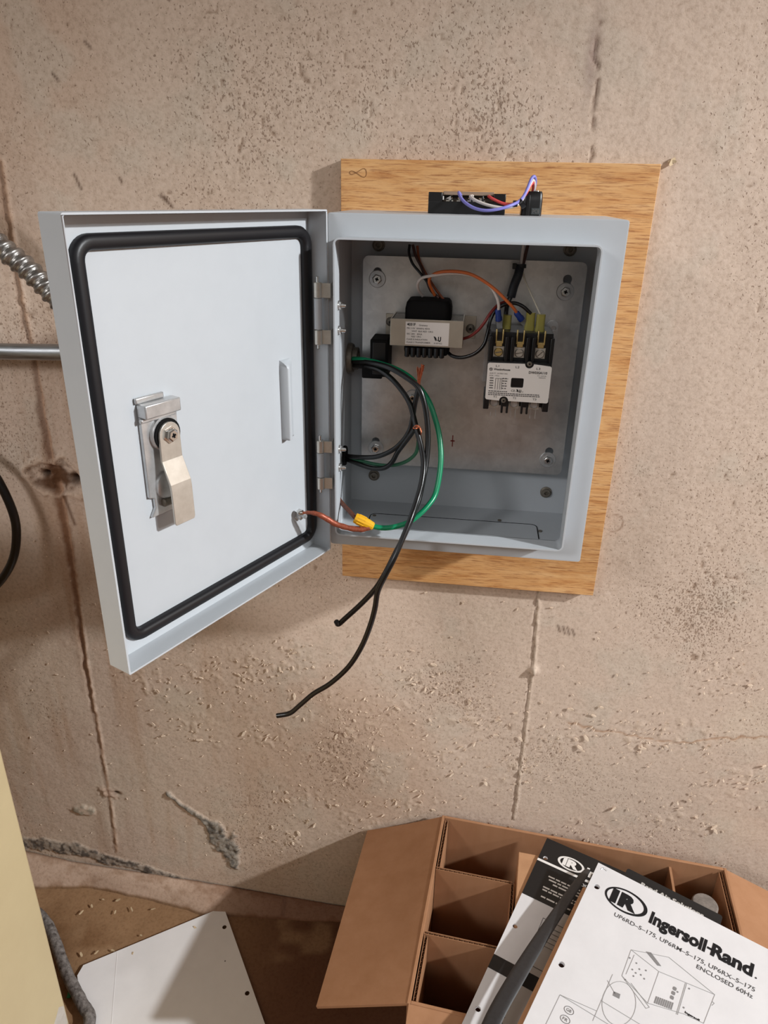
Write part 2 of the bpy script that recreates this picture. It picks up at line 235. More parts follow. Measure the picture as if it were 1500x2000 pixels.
# galvanised mounting plate: faint spangle, soft mottling painted in for patchy reflections
M_plate = mat('galvanised_plate', (176, 172, 170), .36, .85)
vo = nd(M_plate, 'ShaderNodeTexVoronoi'); vo.inputs['Scale'].default_value = 190
tc = nd(M_plate, 'ShaderNodeTexCoord'); nz = noise(M_plate, 11, 5, .7)
va = nd(M_plate, 'ShaderNodeVectorMath'); va.operation = 'SCALE'; va.inputs[3].default_value = 1.0
lk(M_plate, tc.outputs['Object'], vo.inputs['Vector'])
mx = nd(M_plate, 'ShaderNodeMix'); mx.data_type = 'FLOAT'; mx.inputs[0].default_value = .93
sp = nd(M_plate, 'ShaderNodeSeparateColor'); lk(M_plate, vo.outputs['Color'], sp.inputs[0])
lk(M_plate, sp.outputs[0], mx.inputs[2]); lk(M_plate, nz.outputs[0], mx.inputs[3])
lk(M_plate, ramp(M_plate, mx.outputs[0], [(.32, (186, 184, 183)), (.5, (208, 206, 204)), (.68, (228, 226, 223))]).outputs[0], bsdf(M_plate).inputs['Base Color'])
rr = nd(M_plate, 'ShaderNodeMapRange'); rr.inputs[1].default_value = .2; rr.inputs[2].default_value = .8; rr.inputs[3].default_value = .24; rr.inputs[4].default_value = .42
lk(M_plate, mx.outputs[0], rr.inputs[0]); lk(M_plate, rr.outputs[0], bsdf(M_plate).inputs['Roughness'])
bump(M_plate, mx.outputs[0], .02, .0005)
# oak veneer plywood
M_oak = mat('oak_veneer', (205, 150, 95), .55)
n1 = noise(M_oak, 9, 6, .62, stretch=(1.6, 1, 13)); n1.inputs['Distortion'].default_value = .6
n2 = noise(M_oak, 30, 5, .7, stretch=(1.5, 1, 28)); n3 = noise(M_oak, 4, 2)
r1 = ramp(M_oak, n1.outputs[0], [(.30, (188, 126, 70)), (.44, (212, 158, 100)), (.58, (220, 170, 114)), (.75, (228, 184, 130))])
r2 = ramp(M_oak, n2.outputs[0], [(.36, (150, 96, 54)), (.50, (255, 255, 255))])
mm = nd(M_oak, 'ShaderNodeMix'); mm.data_type = 'RGBA'; mm.blend_type = 'MULTIPLY'; mm.inputs[0].default_value = .65
lk(M_oak, r1.outputs[0], mm.inputs[6]); lk(M_oak, r2.outputs[0], mm.inputs[7]); lk(M_oak, mm.outputs[2], bsdf(M_oak).inputs['Base Color'])
bump(M_oak, n2.outputs[0], .25, .0006)
M_ply = mottled('plywood_edge', (206, 170, 125), (176, 136, 92), 40, .8, stretch=(6, 1, 90))
# concrete: colour attribute (paint, stains, wear, painted carton shade) times fine grain
def concrete(name, rough, bstr, bd):
    m = mat(name, (190, 165, 145), rough, 0, .25)
    at = nd(m, 'ShaderNodeAttribute'); at.attribute_name = 'Col'
    a = noise(m, 230, 5, .7); b = noise(m, 900, 3, .6)
    g = ramp(m, a.outputs[0], [(.28, (218, 212, 206)), (.5, (246, 244, 241)), (.72, (255, 255, 255))])
    mi = nd(m, 'ShaderNodeMix'); mi.data_type = 'RGBA'; mi.blend_type = 'MULTIPLY'; mi.inputs[0].default_value = 1
    lk(m, at.outputs['Color'], mi.inputs[6]); lk(m, g.outputs[0], mi.inputs[7])
    # small air holes, denser where the attribute alpha is high
    c = noise(m, 430, 2, .5, stretch=(1.15, 1, .8)); ad = nd(m, 'ShaderNodeMath'); ad.operation = 'MULTIPLY_ADD'; ad.inputs[1].default_value = .27; lk(m, at.outputs['Alpha'], ad.inputs[0]); lk(m, c.outputs[0], ad.inputs[2])
    pr = nd(m, 'ShaderNodeMapRange'); pr.interpolation_type = 'SMOOTHSTEP'; pr.inputs[1].default_value = .775; pr.inputs[2].default_value = .855; lk(m, ad.outputs[0], pr.inputs[0])
    dk = nd(m, 'ShaderNodeMix'); dk.data_type = 'RGBA'; dk.inputs[7].default_value = (*lin((112, 84, 64)), 1); pm = nd(m, 'ShaderNodeMath'); pm.operation = 'MULTIPLY'; pm.inputs[1].default_value = .6; lk(m, pr.outputs[0], pm.inputs[0])
    lk(m, pm.outputs[0], dk.inputs[0]); lk(m, mi.outputs[2], dk.inputs[6]); lk(m, dk.outputs[2], bsdf(m).inputs['Base Color'])
    hb = nd(m, 'ShaderNodeMath'); hb.operation = 'MULTIPLY_ADD'; hb.inputs[1].default_value = -.8; lk(m, pr.outputs[0], hb.inputs[0]); lk(m, a.outputs[0], hb.inputs[2])
    bump(m, hb.outputs[0], bstr, bd); return m
M_wall = concrete('painted_concrete', .85, .4, .0010)
M_floor = concrete('stained_concrete_floor', .8, .4, .001)

# ------------------------------------------------------------------ numeric noise for the concrete surfaces
def vnoise(x, y, s, seed):
    t = np.random.default_rng(seed).random((256, 256)); x = x*s; y = y*s
    xi = np.floor(x).astype(int); yi = np.floor(y).astype(int); fx = x-xi; fy = y-yi
    fx = fx*fx*(3-2*fx); fy = fy*fy*(3-2*fy); a = xi & 255; b = yi & 255; a1 = (a+1) & 255; b1 = (b+1) & 255
    return (t[a, b]*(1-fx)+t[a1, b]*fx)*(1-fy)+(t[a, b1]*(1-fx)+t[a1, b1]*fx)*fy
def fbm(x, y, s, o, seed, g=.55):
    v = 0; a = 1; n = 0
    for k in range(o): v = v+a*vnoise(x, y, s*2**k, seed+k); n += a; a *= g
    return v/n
def sst(e0, e1, x):
    t = np.clip((x-e0)/(e1-e0), 0, 1); return t*t*(3-2*t)
def pdist(x, z, poly):
    d = np.full(x.shape, 9.0); s = np.zeros(x.shape); side = np.zeros(x.shape)
    for i in range(len(poly)-1):
        ax, az = poly[i]; bx, bz = poly[i+1]; ex, ez = bx-ax, bz-az; L = ex*ex+ez*ez+1e-12
        t = np.clip(((x-ax)*ex+(z-az)*ez)/L, 0, 1); px = x-ax-t*ex; pz = z-az-t*ez; dd = np.hypot(px, pz); m = dd < d
        d = np.where(m, dd, d); s = np.where(m, (i+t)/(len(poly)-1), s); side = np.where(m, np.sign(ex*(z-az)-ez*(x-ax)), side)
    return d, s, side
def grid_mesh(name, P, C, nx, ny, m):
    me = bpy.data.meshes.new(name); n = nx*ny
    me.vertices.add(n); me.vertices.foreach_set('co', P.astype(np.float32).ravel())
    idx = np.arange(n).reshape(ny, nx); q = np.stack([idx[:-1, :-1], idx[:-1, 1:], idx[1:, 1:], idx[1:, :-1]], -1).reshape(-1, 4)
    me.loops.add(q.size); me.loops.foreach_set('vertex_index', q.astype(np.int32).ravel())
    me.polygons.add(len(q)); me.polygons.foreach_set('loop_start', np.arange(0, q.size, 4, dtype=np.int32))
    try: me.polygons.foreach_set('loop_total', np.full(len(q), 4, dtype=np.int32))
    except Exception: pass
    me.polygons.foreach_set('use_smooth', np.ones(len(q), dtype=bool)); me.update()
    at = me.color_attributes.new('Col', 'FLOAT_COLOR', 'POINT')
    at.data.foreach_set('color', (C if C.shape[1] == 4 else np.concatenate([C, np.full((n, 1), .3)], 1)).astype(np.float32).ravel())
    me.materials.append(m); o = bpy.data.objects.new(name, me); COL.objects.link(o); return o
L3 = lambda c: np.array(lin(c))
def mixc(C, c, f): return C*(1-f[..., None])+L3(c)*f[..., None]

# ------------------------------------------------------------------ concrete wall
def build_wall():
    ext = lambda a, b, k: np.array([a+(b-a)*(i/k)**1.8 for i in range(1, k+1)])
    gx = np.concatenate([ext(-.60, -3.0, 14)[::-1], np.arange(-.60, .6401, .0019), ext(.64, 4.0, 14)])
    gz = np.concatenate([[-.05], np.arange(0, 1.2301, .0019), ext(1.23, 2.45, 10)])
    X, Z = np.meshgrid(gx, gz); D = np.zeros_like(X)
    big = fbm(X, Z, 3, 4, 1); med = fbm(X+9, Z+4, 16, 4, 20); fine = fbm(X+3, Z+8, 120, 3, 40)
    D += (med-.5)*.0014+(fine-.5)*.0005+(big-.5)*.003
    C = np.ones(X.shape+(3,))*L3((214, 193, 176))
    C = mixc(C, (207, 182, 163), sst(.5, .72, big)*.9); C = mixc(C, (208, 192, 176), sst(.55, .75, med)*.7)
    stre = fbm(X*2.2+5, Z*.25+1, 14, 4, 60); C = mixc(C, (192, 158, 130), sst(.52, .75, stre)*sst(.05, -.35, X)*sst(1.0, .75, Z)*.5)
    C = mixc(C, (220, 204, 184), sst(.5, .7, fbm(X+2, Z+1, 6, 3, 70))*sst(.75, .5, Z)*.35)
    # pits (air holes): denser patches
    dens = fbm(X+1.3, Z+2.7, 7, 3, 80)
    for px, pz in WF['pits']: dens = dens+.09*np.exp(-(((X-px)/.10)**2+((Z-pz)/.06)**2))
    p1 = vnoise(X*1.25+4, Z*.8+7, 230, 91); p2 = vnoise(X+8, Z*.9+2, 120, 95)
    pit = sst(.895, .96, p1*.72+p2*.10+dens*.32); D -= pit*.0008; C = mixc(C, (140, 112, 90), pit*.6)
    # flaking paint zone: raised blisters
    fl = np.zeros_like(X)
    for px, pz in WF['flk']: fl = np.maximum(fl, np.exp(-(((X-px)/.05)**2+((Z-pz)/.035)**2)))
    b1 = sst(.72, .84, fbm(X*1.2+2, Z+6, 120, 2, 110)+.10*fl); D += b1*.0008*np.clip(fl+.05, 0, 1); C = mixc(C, (210, 188, 166), b1*.4*np.clip(fl+.1, 0, 1))
    # formwork seams
    dl, sl, sd = pdist(X+(fine-.5)*.004, Z, WF['seamL']); jag = vnoise(X, Z, 90, 130)
    wl = .0018+.0022*jag+.003*np.exp(-((sl-.5)/.12)**2)
    D -= sst(1.6, .4, dl/wl)*.0022*np.where(sl < .78, .35+.65*np.exp(-((sl-.5)/.25)**2), .2); C = mixc(C, (104, 62, 36), sst(1.6, .6, dl/wl)*np.where(sl < .80, .35+.55*np.exp(-((sl-.55)/.2)**2), .3))
    D += np.exp(-((dl-.004)/.0022)**2)*.0016*(sd > 0)*jag*1.6; C = mixc(C, (206, 168, 140), np.exp(-((dl-.0035)/.002)**2)*(sd > 0)*.7)
    C = mixc(C, (150, 108, 76), sst(.05, .0, dl)*.45*sst(.3, .7, stre))
    dr, sr, sd = pdist(X+(fine-.5)*.003, Z, WF['seamR']); jr = vnoise(X, Z, 130, 140)
    up = Z > 1.0
    D += np.where(up, 0, np.exp(-(dr/.0015)**2)*.0026*(.25+jr)); C = mixc(C, (206, 186, 166), np.exp(-(dr/.0018)**2)*np.where(up, .2, .8))
    D -= np.where(up, np.exp(-(dr/.0014)**2)*.0013*sst(.35, .7, jr), np.exp(-((dr-.0022)/.001)**2)*.0012*(sd < 0))
    C = mixc(C, (122, 96, 80), np.where(up, np.exp(-(dr/.0013)**2)*sst(.3, .55, jr), np.exp(-((dr-.002)/.001)**2)*(sd < 0)*.5)*.9)
    sx_, sz_ = WF['seamR'][2]; wide = np.exp(-(((X-sx_)/.006)**2+((Z-sz_)/.03)**2)); D -= wide*.0012*jag; C = mixc(C, (168, 146, 136), wide*.8)
    kx, kz = WF['knob']; kb = np.exp(-(((X-kx)/.0042)**2+((Z-kz)/.006)**2)); D += kb*.0075; C = mixc(C, (205, 188, 172), kb*.9)
    # broken tie hole on the left seam
    cx, cz = WF['crater']; rx = (X-cx)/.034; rz = (Z-cz)/.021; rad = np.hypot(rx, rz)+(fbm(X, Z, 60, 4, 150)-.5)*1.3
    cr = sst(1.05, .55, rad); D -= cr*.0045*(.5+fbm(X+1, Z, 110, 3, 160)); C = mixc(C, (92, 60, 36), cr*sst(.25, .6, fbm(X+4, Z, 75, 3, 165))*.95)
    rim = np.exp(-((rad-1.15)/.16)**2); D += rim*.0022; C = mixc(C, (206, 180, 158), rim*.55)
    for (ex, ez, er) in ((cx-.017, cz+.004, .0045), (cx+.020, cz-.001, .006)):
        hh = np.exp(-(((X-ex)/er)**2+((Z-ez)/er)**2)); D -= hh*.010; C = mixc(C, (46, 28, 16), hh*.95)
    dd = pdist(X, Z, [(cx+.004, cz-.022), (cx+.012, cz-.06)])[0]; C = mixc(C, (100, 66, 42), np.exp(-(dd/.0022)**2)*.8)
    tx, tz = WF['tie']; rt = np.hypot((X-tx)/.020, (Z-tz)/.014)+(fbm(X, Z, 90, 3, 170)-.5)*1.1; ct = sst(1, .5, rt)
    D += ct*.003*(fbm(X, Z, 150, 2, 175)-.25)*2; C = mixc(C, (190, 160, 140), ct*.7); hh = np.exp(-(((X-tx-.010)/.005)**2+((Z-tz)/.003)**2)); D -= hh*.008; C = mixc(C, (60, 40, 30), hh*.9)
    tx, tz = WF['tie2']; rt = np.hypot((X-tx)/.022, (Z-tz)/.011)+(fbm(X+3, Z, 90, 3, 180)-.5)*1.4; ct = sst(1, .45, rt); D += ct*.003; C = mixc(C, (172, 162, 146), ct*sst(.4, .6, fbm(X, Z, 140, 2, 185)))
    # grey mortar splash and grey band over the floor joint
    ds, ss, _ = pdist(X, Z, WF['smear']); wd = .004+.020*np.exp(-((ss-.72)/.24)**2); e = ds/wd+(fbm(X, Z, 80, 4, 190)-.5)*1.5; sm = sst(1.0, .5, e)
    rough = fbm(X, Z, 190, 3, 195); D += sm*.0045*(rough+.1); C = mixc(C, (146, 142, 134), sm*.85); C = mixc(C, (84, 80, 76), sm*sst(.5, .62, fbm(X, Z, 170, 2, 197))*.7)
    db, sb, _ = pdist(X, Z, WF['band']); e = db/(.019*(1.05-.75*sb))+(fbm(X, Z, 60, 4, 200)-.5)*1.2; bn = sst(1.0, .6, e); bn *= sst(1.0, .9, sb)
    D += bn*.0025*(rough+.2); C = mixc(C, (150, 142, 132), bn*.75); C = mixc(C, (78, 72, 68), bn*sst(.48, .6, fbm(X+2, Z, 150, 3, 205))*.8)
    # hairline crack, scratches, ring stain
    dh, sh, _ = pdist(X, Z+(vnoise(X, Z, 120, 210)-.5)*.006, WF['hair']); C = mixc(C, (176, 136, 104), np.exp(-(dh/.0014)**2)*.75); D -= np.exp(-(dh/.001)**2)*.0006
    for sc in WF['scr']: C = mixc(C, (88, 62, 46), np.exp(-(pdist(X, Z, sc)[0]/.0013)**2)*.8)
    gx_, gz_ = WF['ring']; rg = np.abs(np.hypot(X-gx_, (Z-gz_)*.95)-.0098); C = mixc(C, (150, 118, 96), np.exp(-(rg/.0009)**2)*sst(.35, .5, vnoise(X, Z, 60, 220))*.7)
    P = np.stack([X, WY-D, Z], -1).reshape(-1, 3)
    C = np.concatenate([C, np.clip(dens, 0, 1)[..., None]], -1)
    return tag(grid_mesh('wall_back', P, C.reshape(-1, 4), len(gx), len(gz), M_wall), kind='structure')
wall = build_wall()
# concrete floor
def build_floor():
    gx = np.concatenate([[-3, -2, -1.2], np.arange(-.75, .85, .004), [1.2, 2, 3, 4]]); gy = np.concatenate([[-4, -2.5, -1.5, -1, -.7], np.arange(-.5, .1381, .004)])
    X, Y = np.meshgrid(gx, gy); n = fbm(X, Y, 5, 5, 300); f = fbm(X, Y, 60, 3, 310)
    C = np.ones(X.shape+(3,))*L3((158, 124, 92)); C = mixc(C, (126, 92, 62), sst(.45, .65, n)); C = mixc(C, (94, 59, 43), sst(-.28, -.05, X)*.85)  # brown stain on the right, deepened to paint in the carton's shade
    C = mixc(C, (172, 140, 108), sst(.6, .75, fbm(X+4, Y, 14, 3, 320))*.5)
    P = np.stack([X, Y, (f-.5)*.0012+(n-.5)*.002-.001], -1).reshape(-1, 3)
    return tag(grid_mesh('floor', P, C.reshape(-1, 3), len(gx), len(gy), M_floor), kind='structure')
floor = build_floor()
# mortar cove between wall and floor
def build_cove():
    gx = np.arange(-1.0, 1.2, .004); T = np.linspace(0, 1, 22); X, TT = np.meshgrid(gx, T)
    h = np.interp(X, [-1, -.5255, -.4418, -.2382, -.0363, .15, 1.2], [.050, .0444, .0334, .0251, .0120, .010, .010])
    y1 = np.interp(X, [-1, -.4923, -.4116, -.3067, -.222, -.12, 0, 1.2], [.07, .0934, .1067, .0989, .0863, .095, .105, .105])
    n = fbm(X, TT*.05, 40, 4, 400)-.5
    Yy = WY-.002-(WY-.002-y1)*(1-(1-TT)**1.0); Zz = h*(1-TT)**1.25+.006*np.sin(math.pi*TT)**1*(X < -.1)
    Zz = np.where(TT > .985, -.004, Zz+n*.002*np.sin(math.pi*TT)); Yy = Yy+n*.003
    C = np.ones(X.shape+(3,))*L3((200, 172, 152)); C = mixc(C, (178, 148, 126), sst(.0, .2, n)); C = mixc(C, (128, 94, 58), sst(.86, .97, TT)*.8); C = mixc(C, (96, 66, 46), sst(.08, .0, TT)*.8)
    C = mixc(C, (122, 80, 62), sst(-.28, -.1, X)*.75)  # right end of the cove darkened, carton shadow put into the colour
    P = np.stack([X, Yy, Zz], -1).reshape(-1, 3)
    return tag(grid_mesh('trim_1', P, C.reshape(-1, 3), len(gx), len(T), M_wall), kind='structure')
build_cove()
# paint flakes: the larger ones singly, the rest as one part
def flake(M, sz, seed):
    r = random.Random(seed); n = 4; L = sz*(1+r.random()); wd = sz*(.5+.5*r.random()); c = r.uniform(.3, .9)
    a = r.uniform(0, 6.28); rows = []
    for i in range(n+1):
        t = i/n-.5
        rows.append([(t*L, -c*sz*(.25+(t+.5)**2*.5), (b*wd)*(1-abs(t)*1.1)+.15*L*math.sin(t*3)) for b in (-.5, .5)])
    ca, sa = math.cos(a), math.sin(a); P = [(x*ca-z*sa, y, x*sa+z*ca) for row in rows for x, y, z in row]
    P2 = [(x, y+.0007, z) for x, y, z in P]; m = len(P)
    fs = [(2*i, 2*i+1, 2*i+3, 2*i+2) for i in range(n)]
    fs += [tuple(k+m for k in f[::-1]) for f in fs] + [(2*i, 2*i+2, m+2*i+2, m+2*i) for i in range(n)] + [(2*i+3, 2*i+1, m+2*i+1, m+2*i+3) for i in range(n)] + [(1, 0, m, m+1), (2*n, 2*n+1, m+2*n+1, m+2*n)]
    M.add(P2 and P+P2, fs)
M_flake = mottled('paint_flake', (236, 216, 194), (218, 194, 170), 80, .85, spec=.2)
meshes = []
for k in range(8):
    b = MB(); flake(b, .0032, k); me = bpy.data.meshes.new('paint_flake'); me.from_pydata(b.v, [], b.f); me.materials.append(M_flake); meshes.append(me)
def flake_spot():
    px, pz = random.choice(WF['flk']); return px+random.gauss(0, .035), max(.06, pz+random.gauss(0, .022))
for k in range(150):
    o = bpy.data.objects.new('paint_flake', meshes[k % 8]); COL.objects.link(o); x, z = flake_spot()
    o.location = (x, WY-.0012, z); o.rotation_euler = (0, random.uniform(0, 6.28), 0); s = random.uniform(.7, 1.5); o.scale = (s, s, s); o.parent = wall
b = MB()
for k in range(1000):
    x, z = flake_spot() if random.random() < .72 else (random.uniform(-.5, .55), random.uniform(.08, .62))
    b.xf = Matrix.Translation((x, WY-.0010, z)); flake(b, random.uniform(.0010, .0022), 100+k)
tag(b.build('small_paint_flakes', M_flake, wall, fix=False), kind='stuff')
cxp, czp = WF['chip']; b = MB(Matrix.Translation((cxp, WY-.001, czp))); flake(b, .0058, 3); flake(b, .004, 5); b.build('loose_paint_chip', M_chip, wall)

# ------------------------------------------------------------------ plywood board
PX0, PX1, PZ0, PZ1 = -.0091, .2840, Z0-.4042, Z0+.0443
board = thing('plywood_board', ((PX0+PX1)/2, (BD+WY)/2, PZ0), 'oak faced plywood backing board fixed to the concrete wall behind the grey box', 'board')
b = MB(); b.box(PX0, PX1, BD, BD+.0012, PZ0, PZ1); b.build('oak_face', M_oak, board, bevel=.0003)
b = MB(); b.box(PX0+.0002, PX1-.0002, BD+.0012, WY-.0008, PZ0+.0002, PZ1-.0002); b.build('plywood_core', M_ply, board)
b = MB(); zc = Z0+.0325; xc = .0085
b.tube([(xc+.009*math.cos(t)*(1 if math.cos(t) < 0 else .8), BD-.00012, zc+.0028*math.sin(2*t)*.9+.0016*math.sin(t)) for t in np.linspace(0, 2*math.pi, 22)], .00028, 5, 3)
b.build('pencil_mark', mat('pencil', (138, 96, 58), .8), board)

# ------------------------------------------------------------------ enclosure
enc = thing('electrical_enclosure', (BW/2, BD/2, Z0-BH), 'light grey steel electrical box with open hinged door, mounted on the oak board', 'electrical box')
b = MB(); T = .0015
FZ = lambda a, c, h: (a, h, Z0+c)
b.plate(rrect(0, BW, -BH, 0, .0025), [rrect(T, BW-T, -BH+T, -T, .0015)], FZ, 0, BD)
b.box(T, BW-T, BD-T, BD-.0002, Z0-BH+T, Z0-T)
OX0, OX1, OZ0, OZ1 = .0095, .2213, -.2845, -.0197
b.plate(rrect(.0006, BW-.0006, -BH+.0006, -.0006, .002), [rrect(OX0, OX1, OZ0, OZ1, .004)], FZ, -.0001, T)
b.plate(rrect(OX0-T, OX1+T, OZ0-T, OZ1+T, .0055), [rrect(OX0, OX1, OZ0, OZ1, .004)], FZ, -.0195, T*.5)
b.build('box_shell', M_paint, enc, bevel=.0004)
b = MB(); GZ = Z0-BH+T; PL = lambda a, c, h: (a, c, GZ+h)
b.plate(rrect(.030, .2065, .018, .0755, .006), [], PL, .0, .0004); gp = b.build('gland_plate', M_paint, enc, bevel=.0005)
b = MB(); b.plate(rrect(.0292, .2073, .0172, .0763, .007), [rrect(.030, .2065, .018, .0755, .006)], PL, 0, .0006); b.build('gland_plate_seam', M_blackm, gp)  # raised dark strip drawn in for the shaded gap round the plate
for x, y in ((.034, .070), (.168, .080), (.2095, .060)):
    b = MB(); b.lathe((x, y, GZ+.0002), (0, 0, 1), [(.0020, 0), (.0020, .0010), (.0012, .0014)], 12); b.build('plate_screw', M_dull, enc)
def phillips(M, c, ax, r, up=(0, 0, 1)):
    a = Vector(ax).normalized(); u = Vector(up).normalized(); s_ = a.cross(u); c = Vector(c)
    for p, q in ((u, s_), (s_, u)):
        M.add([c+p*x*r+q*y*r*.22+a*h for h in (-.0003, .00012) for x, y in ((-.6, -1), (.6, -1), (.6, 1), (-.6, 1))], [(0, 1, 2, 3), (4, 7, 6, 5), (0, 4, 5, 1), (1, 5, 6, 2), (2, 6, 7, 3), (3, 7, 4, 0)])
def bolt(x, z, y, parent, r=.0082, hexr=.0048, h=.005, name='bolt', mats=None):
    hm, wm = mats or (M_chrome, M_zinc)
    b = MB(); b.lathe((x, y, z), (0, -1, 0), [(hexr*.8, .0), (hexr, .0), (hexr, h*.8), (hexr*.82, h)], 6); o = b.build(name, hm, parent, bevel=.0003)
    b = MB(); b.lathe((x, y, z), (0, -1, 0), [(r*.5, .0001), (r, .0001), (r, .0012), (r*.94, .0017), (r*.5, .0018), (r*.5, .0001)], 28, False, False); b.build('washer', wm, o)
    b = MB(); phillips(b, (x, y-h-.0001, z), (0, -1, 0), hexr*.62, (.3, 0, 1)); b.build('cross_slot', M_blackm, o)
    return o
for x, z in ((.0285, -.0311), (.2122, -.0301), (.0275, -.2724), (.2168, -.2793)):
    b = MB(); b.lathe((x, BD-T, Z0+z), (0, -1, 0), [(.0062, 0), (.0062, .0012), (.0045, .0018), (.0042, .004), (.0022, .0042), (.0020, .0015)], 18, False, True); b.build('mounting_screw', M_dull, enc)
# hinges
def hinge(zt, zb):
    hx, hy, r = -.0068, -.0105, .0036; L = zt-zb; a = .24*L
    b = MB(); b.box(hx+.0005, .0042, hy-.0004, hy+.0008, zt-a, zt-.0005); b.box(.0034, .0042, hy-.0003, .004, zt-a, zt-.0005); o = b.build('hinge', M_nickel, enc, bevel=.0002)
    b = MB(); b.box(hx+.0005, .0042, hy-.0004, hy+.0008, zb+.0005, zb+a); b.box(.0034, .0042, hy-.0003, .004, zb+.0005, zb+a); b.build('hinge_leaf', M_nickel, o, bevel=.0002)
    for z0, z1, rr, m in ((zt-a, zt, r, M_nickel), (zb+a+.0006, zt-a-.0006, r*.96, M_paint), (zb, zb+a, r, M_nickel)):
        q = MB(); q.cyl((hx, hy, z0), (hx, hy, z1), rr, 16, .0003); q.build('knuckle', m, o)
    q = MB(); q.cyl((hx, hy, zb-.004), (hx, hy, zt+.005), .0015, 10, .0005); q.build('pin', M_chrome, o)
    return o
hinge(Z0-.0545, Z0-.1065); hinge(Z0-.1945, Z0-.2425)
for z in (-.0735, -.0945, -.2035, -.2215):
    b = MB(); b.lathe((OX0, -.006, Z0+z), (1, 0, 0), [(.0042, 0), (.0042, .0008), (.0034, .0012), (.0034, .0030), (.0018, .0032), (.0017, .0065), (.0012, .007)], 12, False, True); b.build('hinge_nut', M_chrome, enc)
# conduit locknut in the left wall
def hexring(M, c, ax, r0, r1, h, n=8):
    M.lathe(c, ax, [(r0, 0), (r1, 0), (r1*1.0, h*.5), (r1*.93, h), (r0, h), (r0, 0)], n, False, False)
b = MB(); hexring(b, (T, .0985-.006, Z0-.1393), (1, 0, 0), .009, .0155, .0055, 24); b.lathe((T, .0925, Z0-.1393), (1, 0, 0), [(.0092, .0), (.0112, .0), (.0112, .0105), (.0088, .0105), (.0088, 0)], 20, False, False); b.build('conduit_locknut', M_dull, enc, bevel=.0004)
b = MB(); hexring(b, (T, .0643, Z0-.2345), (1, 0, 0), .007, .0105, .003, 20); b.build('knockout_bushing', M_blackm, enc)
# door
DA = (-.42624, -.90461); DN = (.90461, -.42624); DEP = .0195; DW = .2470; DZT, DZB = Z0+.0023, Z0-.3090
DX = Matrix(((DA[0], DN[0], 0, +.0009-DEP*DN[0]), (DA[1], DN[1], 0, -.0050-DEP*DN[1]), (0, 0, 1, 0), (0, 0, 0, 1)))
DF = lambda a, c, h: (a, h, c)
b = MB(DX); b.plate(rrect(0, DW, DZB, DZT, .0015), [rrect(T, DW-T, DZB+T, DZT-T, .001)], DF, -T, DEP); b.box(T*.5, DW-T*.5, -T, 0, DZB+T*.5, DZT-T*.5)
door = b.build('door', M_paint, enc, bevel=.0004)
# gasket: half round rubber cord
b = MB(DX); g0, g1, gz0, gz1, gr = .0068, .2285, DZB+.0150, Z0-.0150, .011; rs = []
loop = rrect(g0, g1, gz0, gz1, gr, 7); n = len(loop)
prof = [(-.0050, 0), (-.0048, .003), (-.0034, .0052), (-.0012, .0058), (.0012, .0058), (.0034, .0052), (.0048, .003), (.0050, 0)]
for i in range(n):
    p = Vector(loop[i]); t = (Vector(loop[(i+1) % n])-Vector(loop[i-1])).normalized(); nn = Vector((t.y, -t.x))
    rs.append([(p.x+nn.x*a, h, p.y+nn.y*a) for a, h in prof])
b.rings(rs+[rs[0]], False, False, closed=False); b.build('gasket', M_rubber, door, 60)
# stamped rib
b = MB(DX); rs = []
for z, k in ((-.1165, .0), (-.1185, .55), (-.1205, .92), (-.123, 1), (-.184, 1), (-.1865, .97), (-.1872, .0)):
    h = .0088*k; rs.append([(.0446, 0, Z0+z), (.0440, h*.9+.0001, Z0+z), (.0428, h+.0001, Z0+z), (.0405, h*.96+.0001, Z0+z), (.0330, h*.25+.0001, Z0+z), (.0280, 0, Z0+z)])
b.rings(rs); b.build('stamped_rib', M_paint, door, 50)
# latch
b = MB(DX); b.plate([(.1640, Z0-.1250), (.1972, Z0-.1242), (.1972, Z0-.1905), (.1928, Z0-.1920), (.1926, Z0-.1995), (.1968, Z0-.2060), (.1680, Z0-.2056)], [], DF, .0002, .0034)
latch = b.build('latch_plate', M_zinc, door, bevel=.0006)
b = MB(DX); b.box(.1655, .1975, .0005, .0100, Z0-.1305, Z0-.1205); b.box(.1740, .1990, .0005, .0030, Z0-.1205, Z0-.1160); b.box(.1670, .1990, .0030, .0062, Z0-.1338, Z0-.1305); b.build('latch_head', M_zinc, door, bevel=.001)
lx, lz = .1785, Z0-.1455
b = MB(DX); b.lathe((lx, .003, lz), (0, 1, 0), [(.0130, 0), (.0130, .0030), (.0122, .0038)], 26); b.build('latch_bushing', M_zinc, door)
b = MB(DX); b.lathe((lx, .0069, lz), (0, 1, 0), [(.0117, 0), (.0117, .0010)], 26); b.build('latch_ring', M_blackm, door)
# bent cam arm
b = MB(DX); rs = []
head = [(-.0094*math.cos(a), .0094*math.sin(a)) for a in np.linspace(0, math.pi, 11)]
b.plate([(lx+p, lz+q) for p, q in head]+[(lx+.0094, lz-.001), (lx+.0096, lz-.0185), (lx-.0096, lz-.0185), (lx-.0094, lz-.001)], [], DF, .0082, .0100)
for dz, h, wd in ((-.0180, .0093, .0096), (-.0350, .0158, .0098), (-.0400, .0164, .0098), (-.0650, .0168, .0098), (-.0668, .0168, .0086)):
    rs.append([(lx+s_*wd, h+k*.0018, lz+dz) for s_, k in ((-1, -.6), (1, -.6), (1, .4), (-1, .4))])
b.rings(rs); b.build('cam_arm', M_nickel, door, 12, bevel=.0003)
b = MB(DX); b.lathe((lx, .0100, lz), (0, 1, 0), [(.0064, 0), (.0064, .0010), (.0048, .0012), (.0048, .0034), (.0038, .0042)], 6); b.build('latch_screw', M_chrome, door, 30)
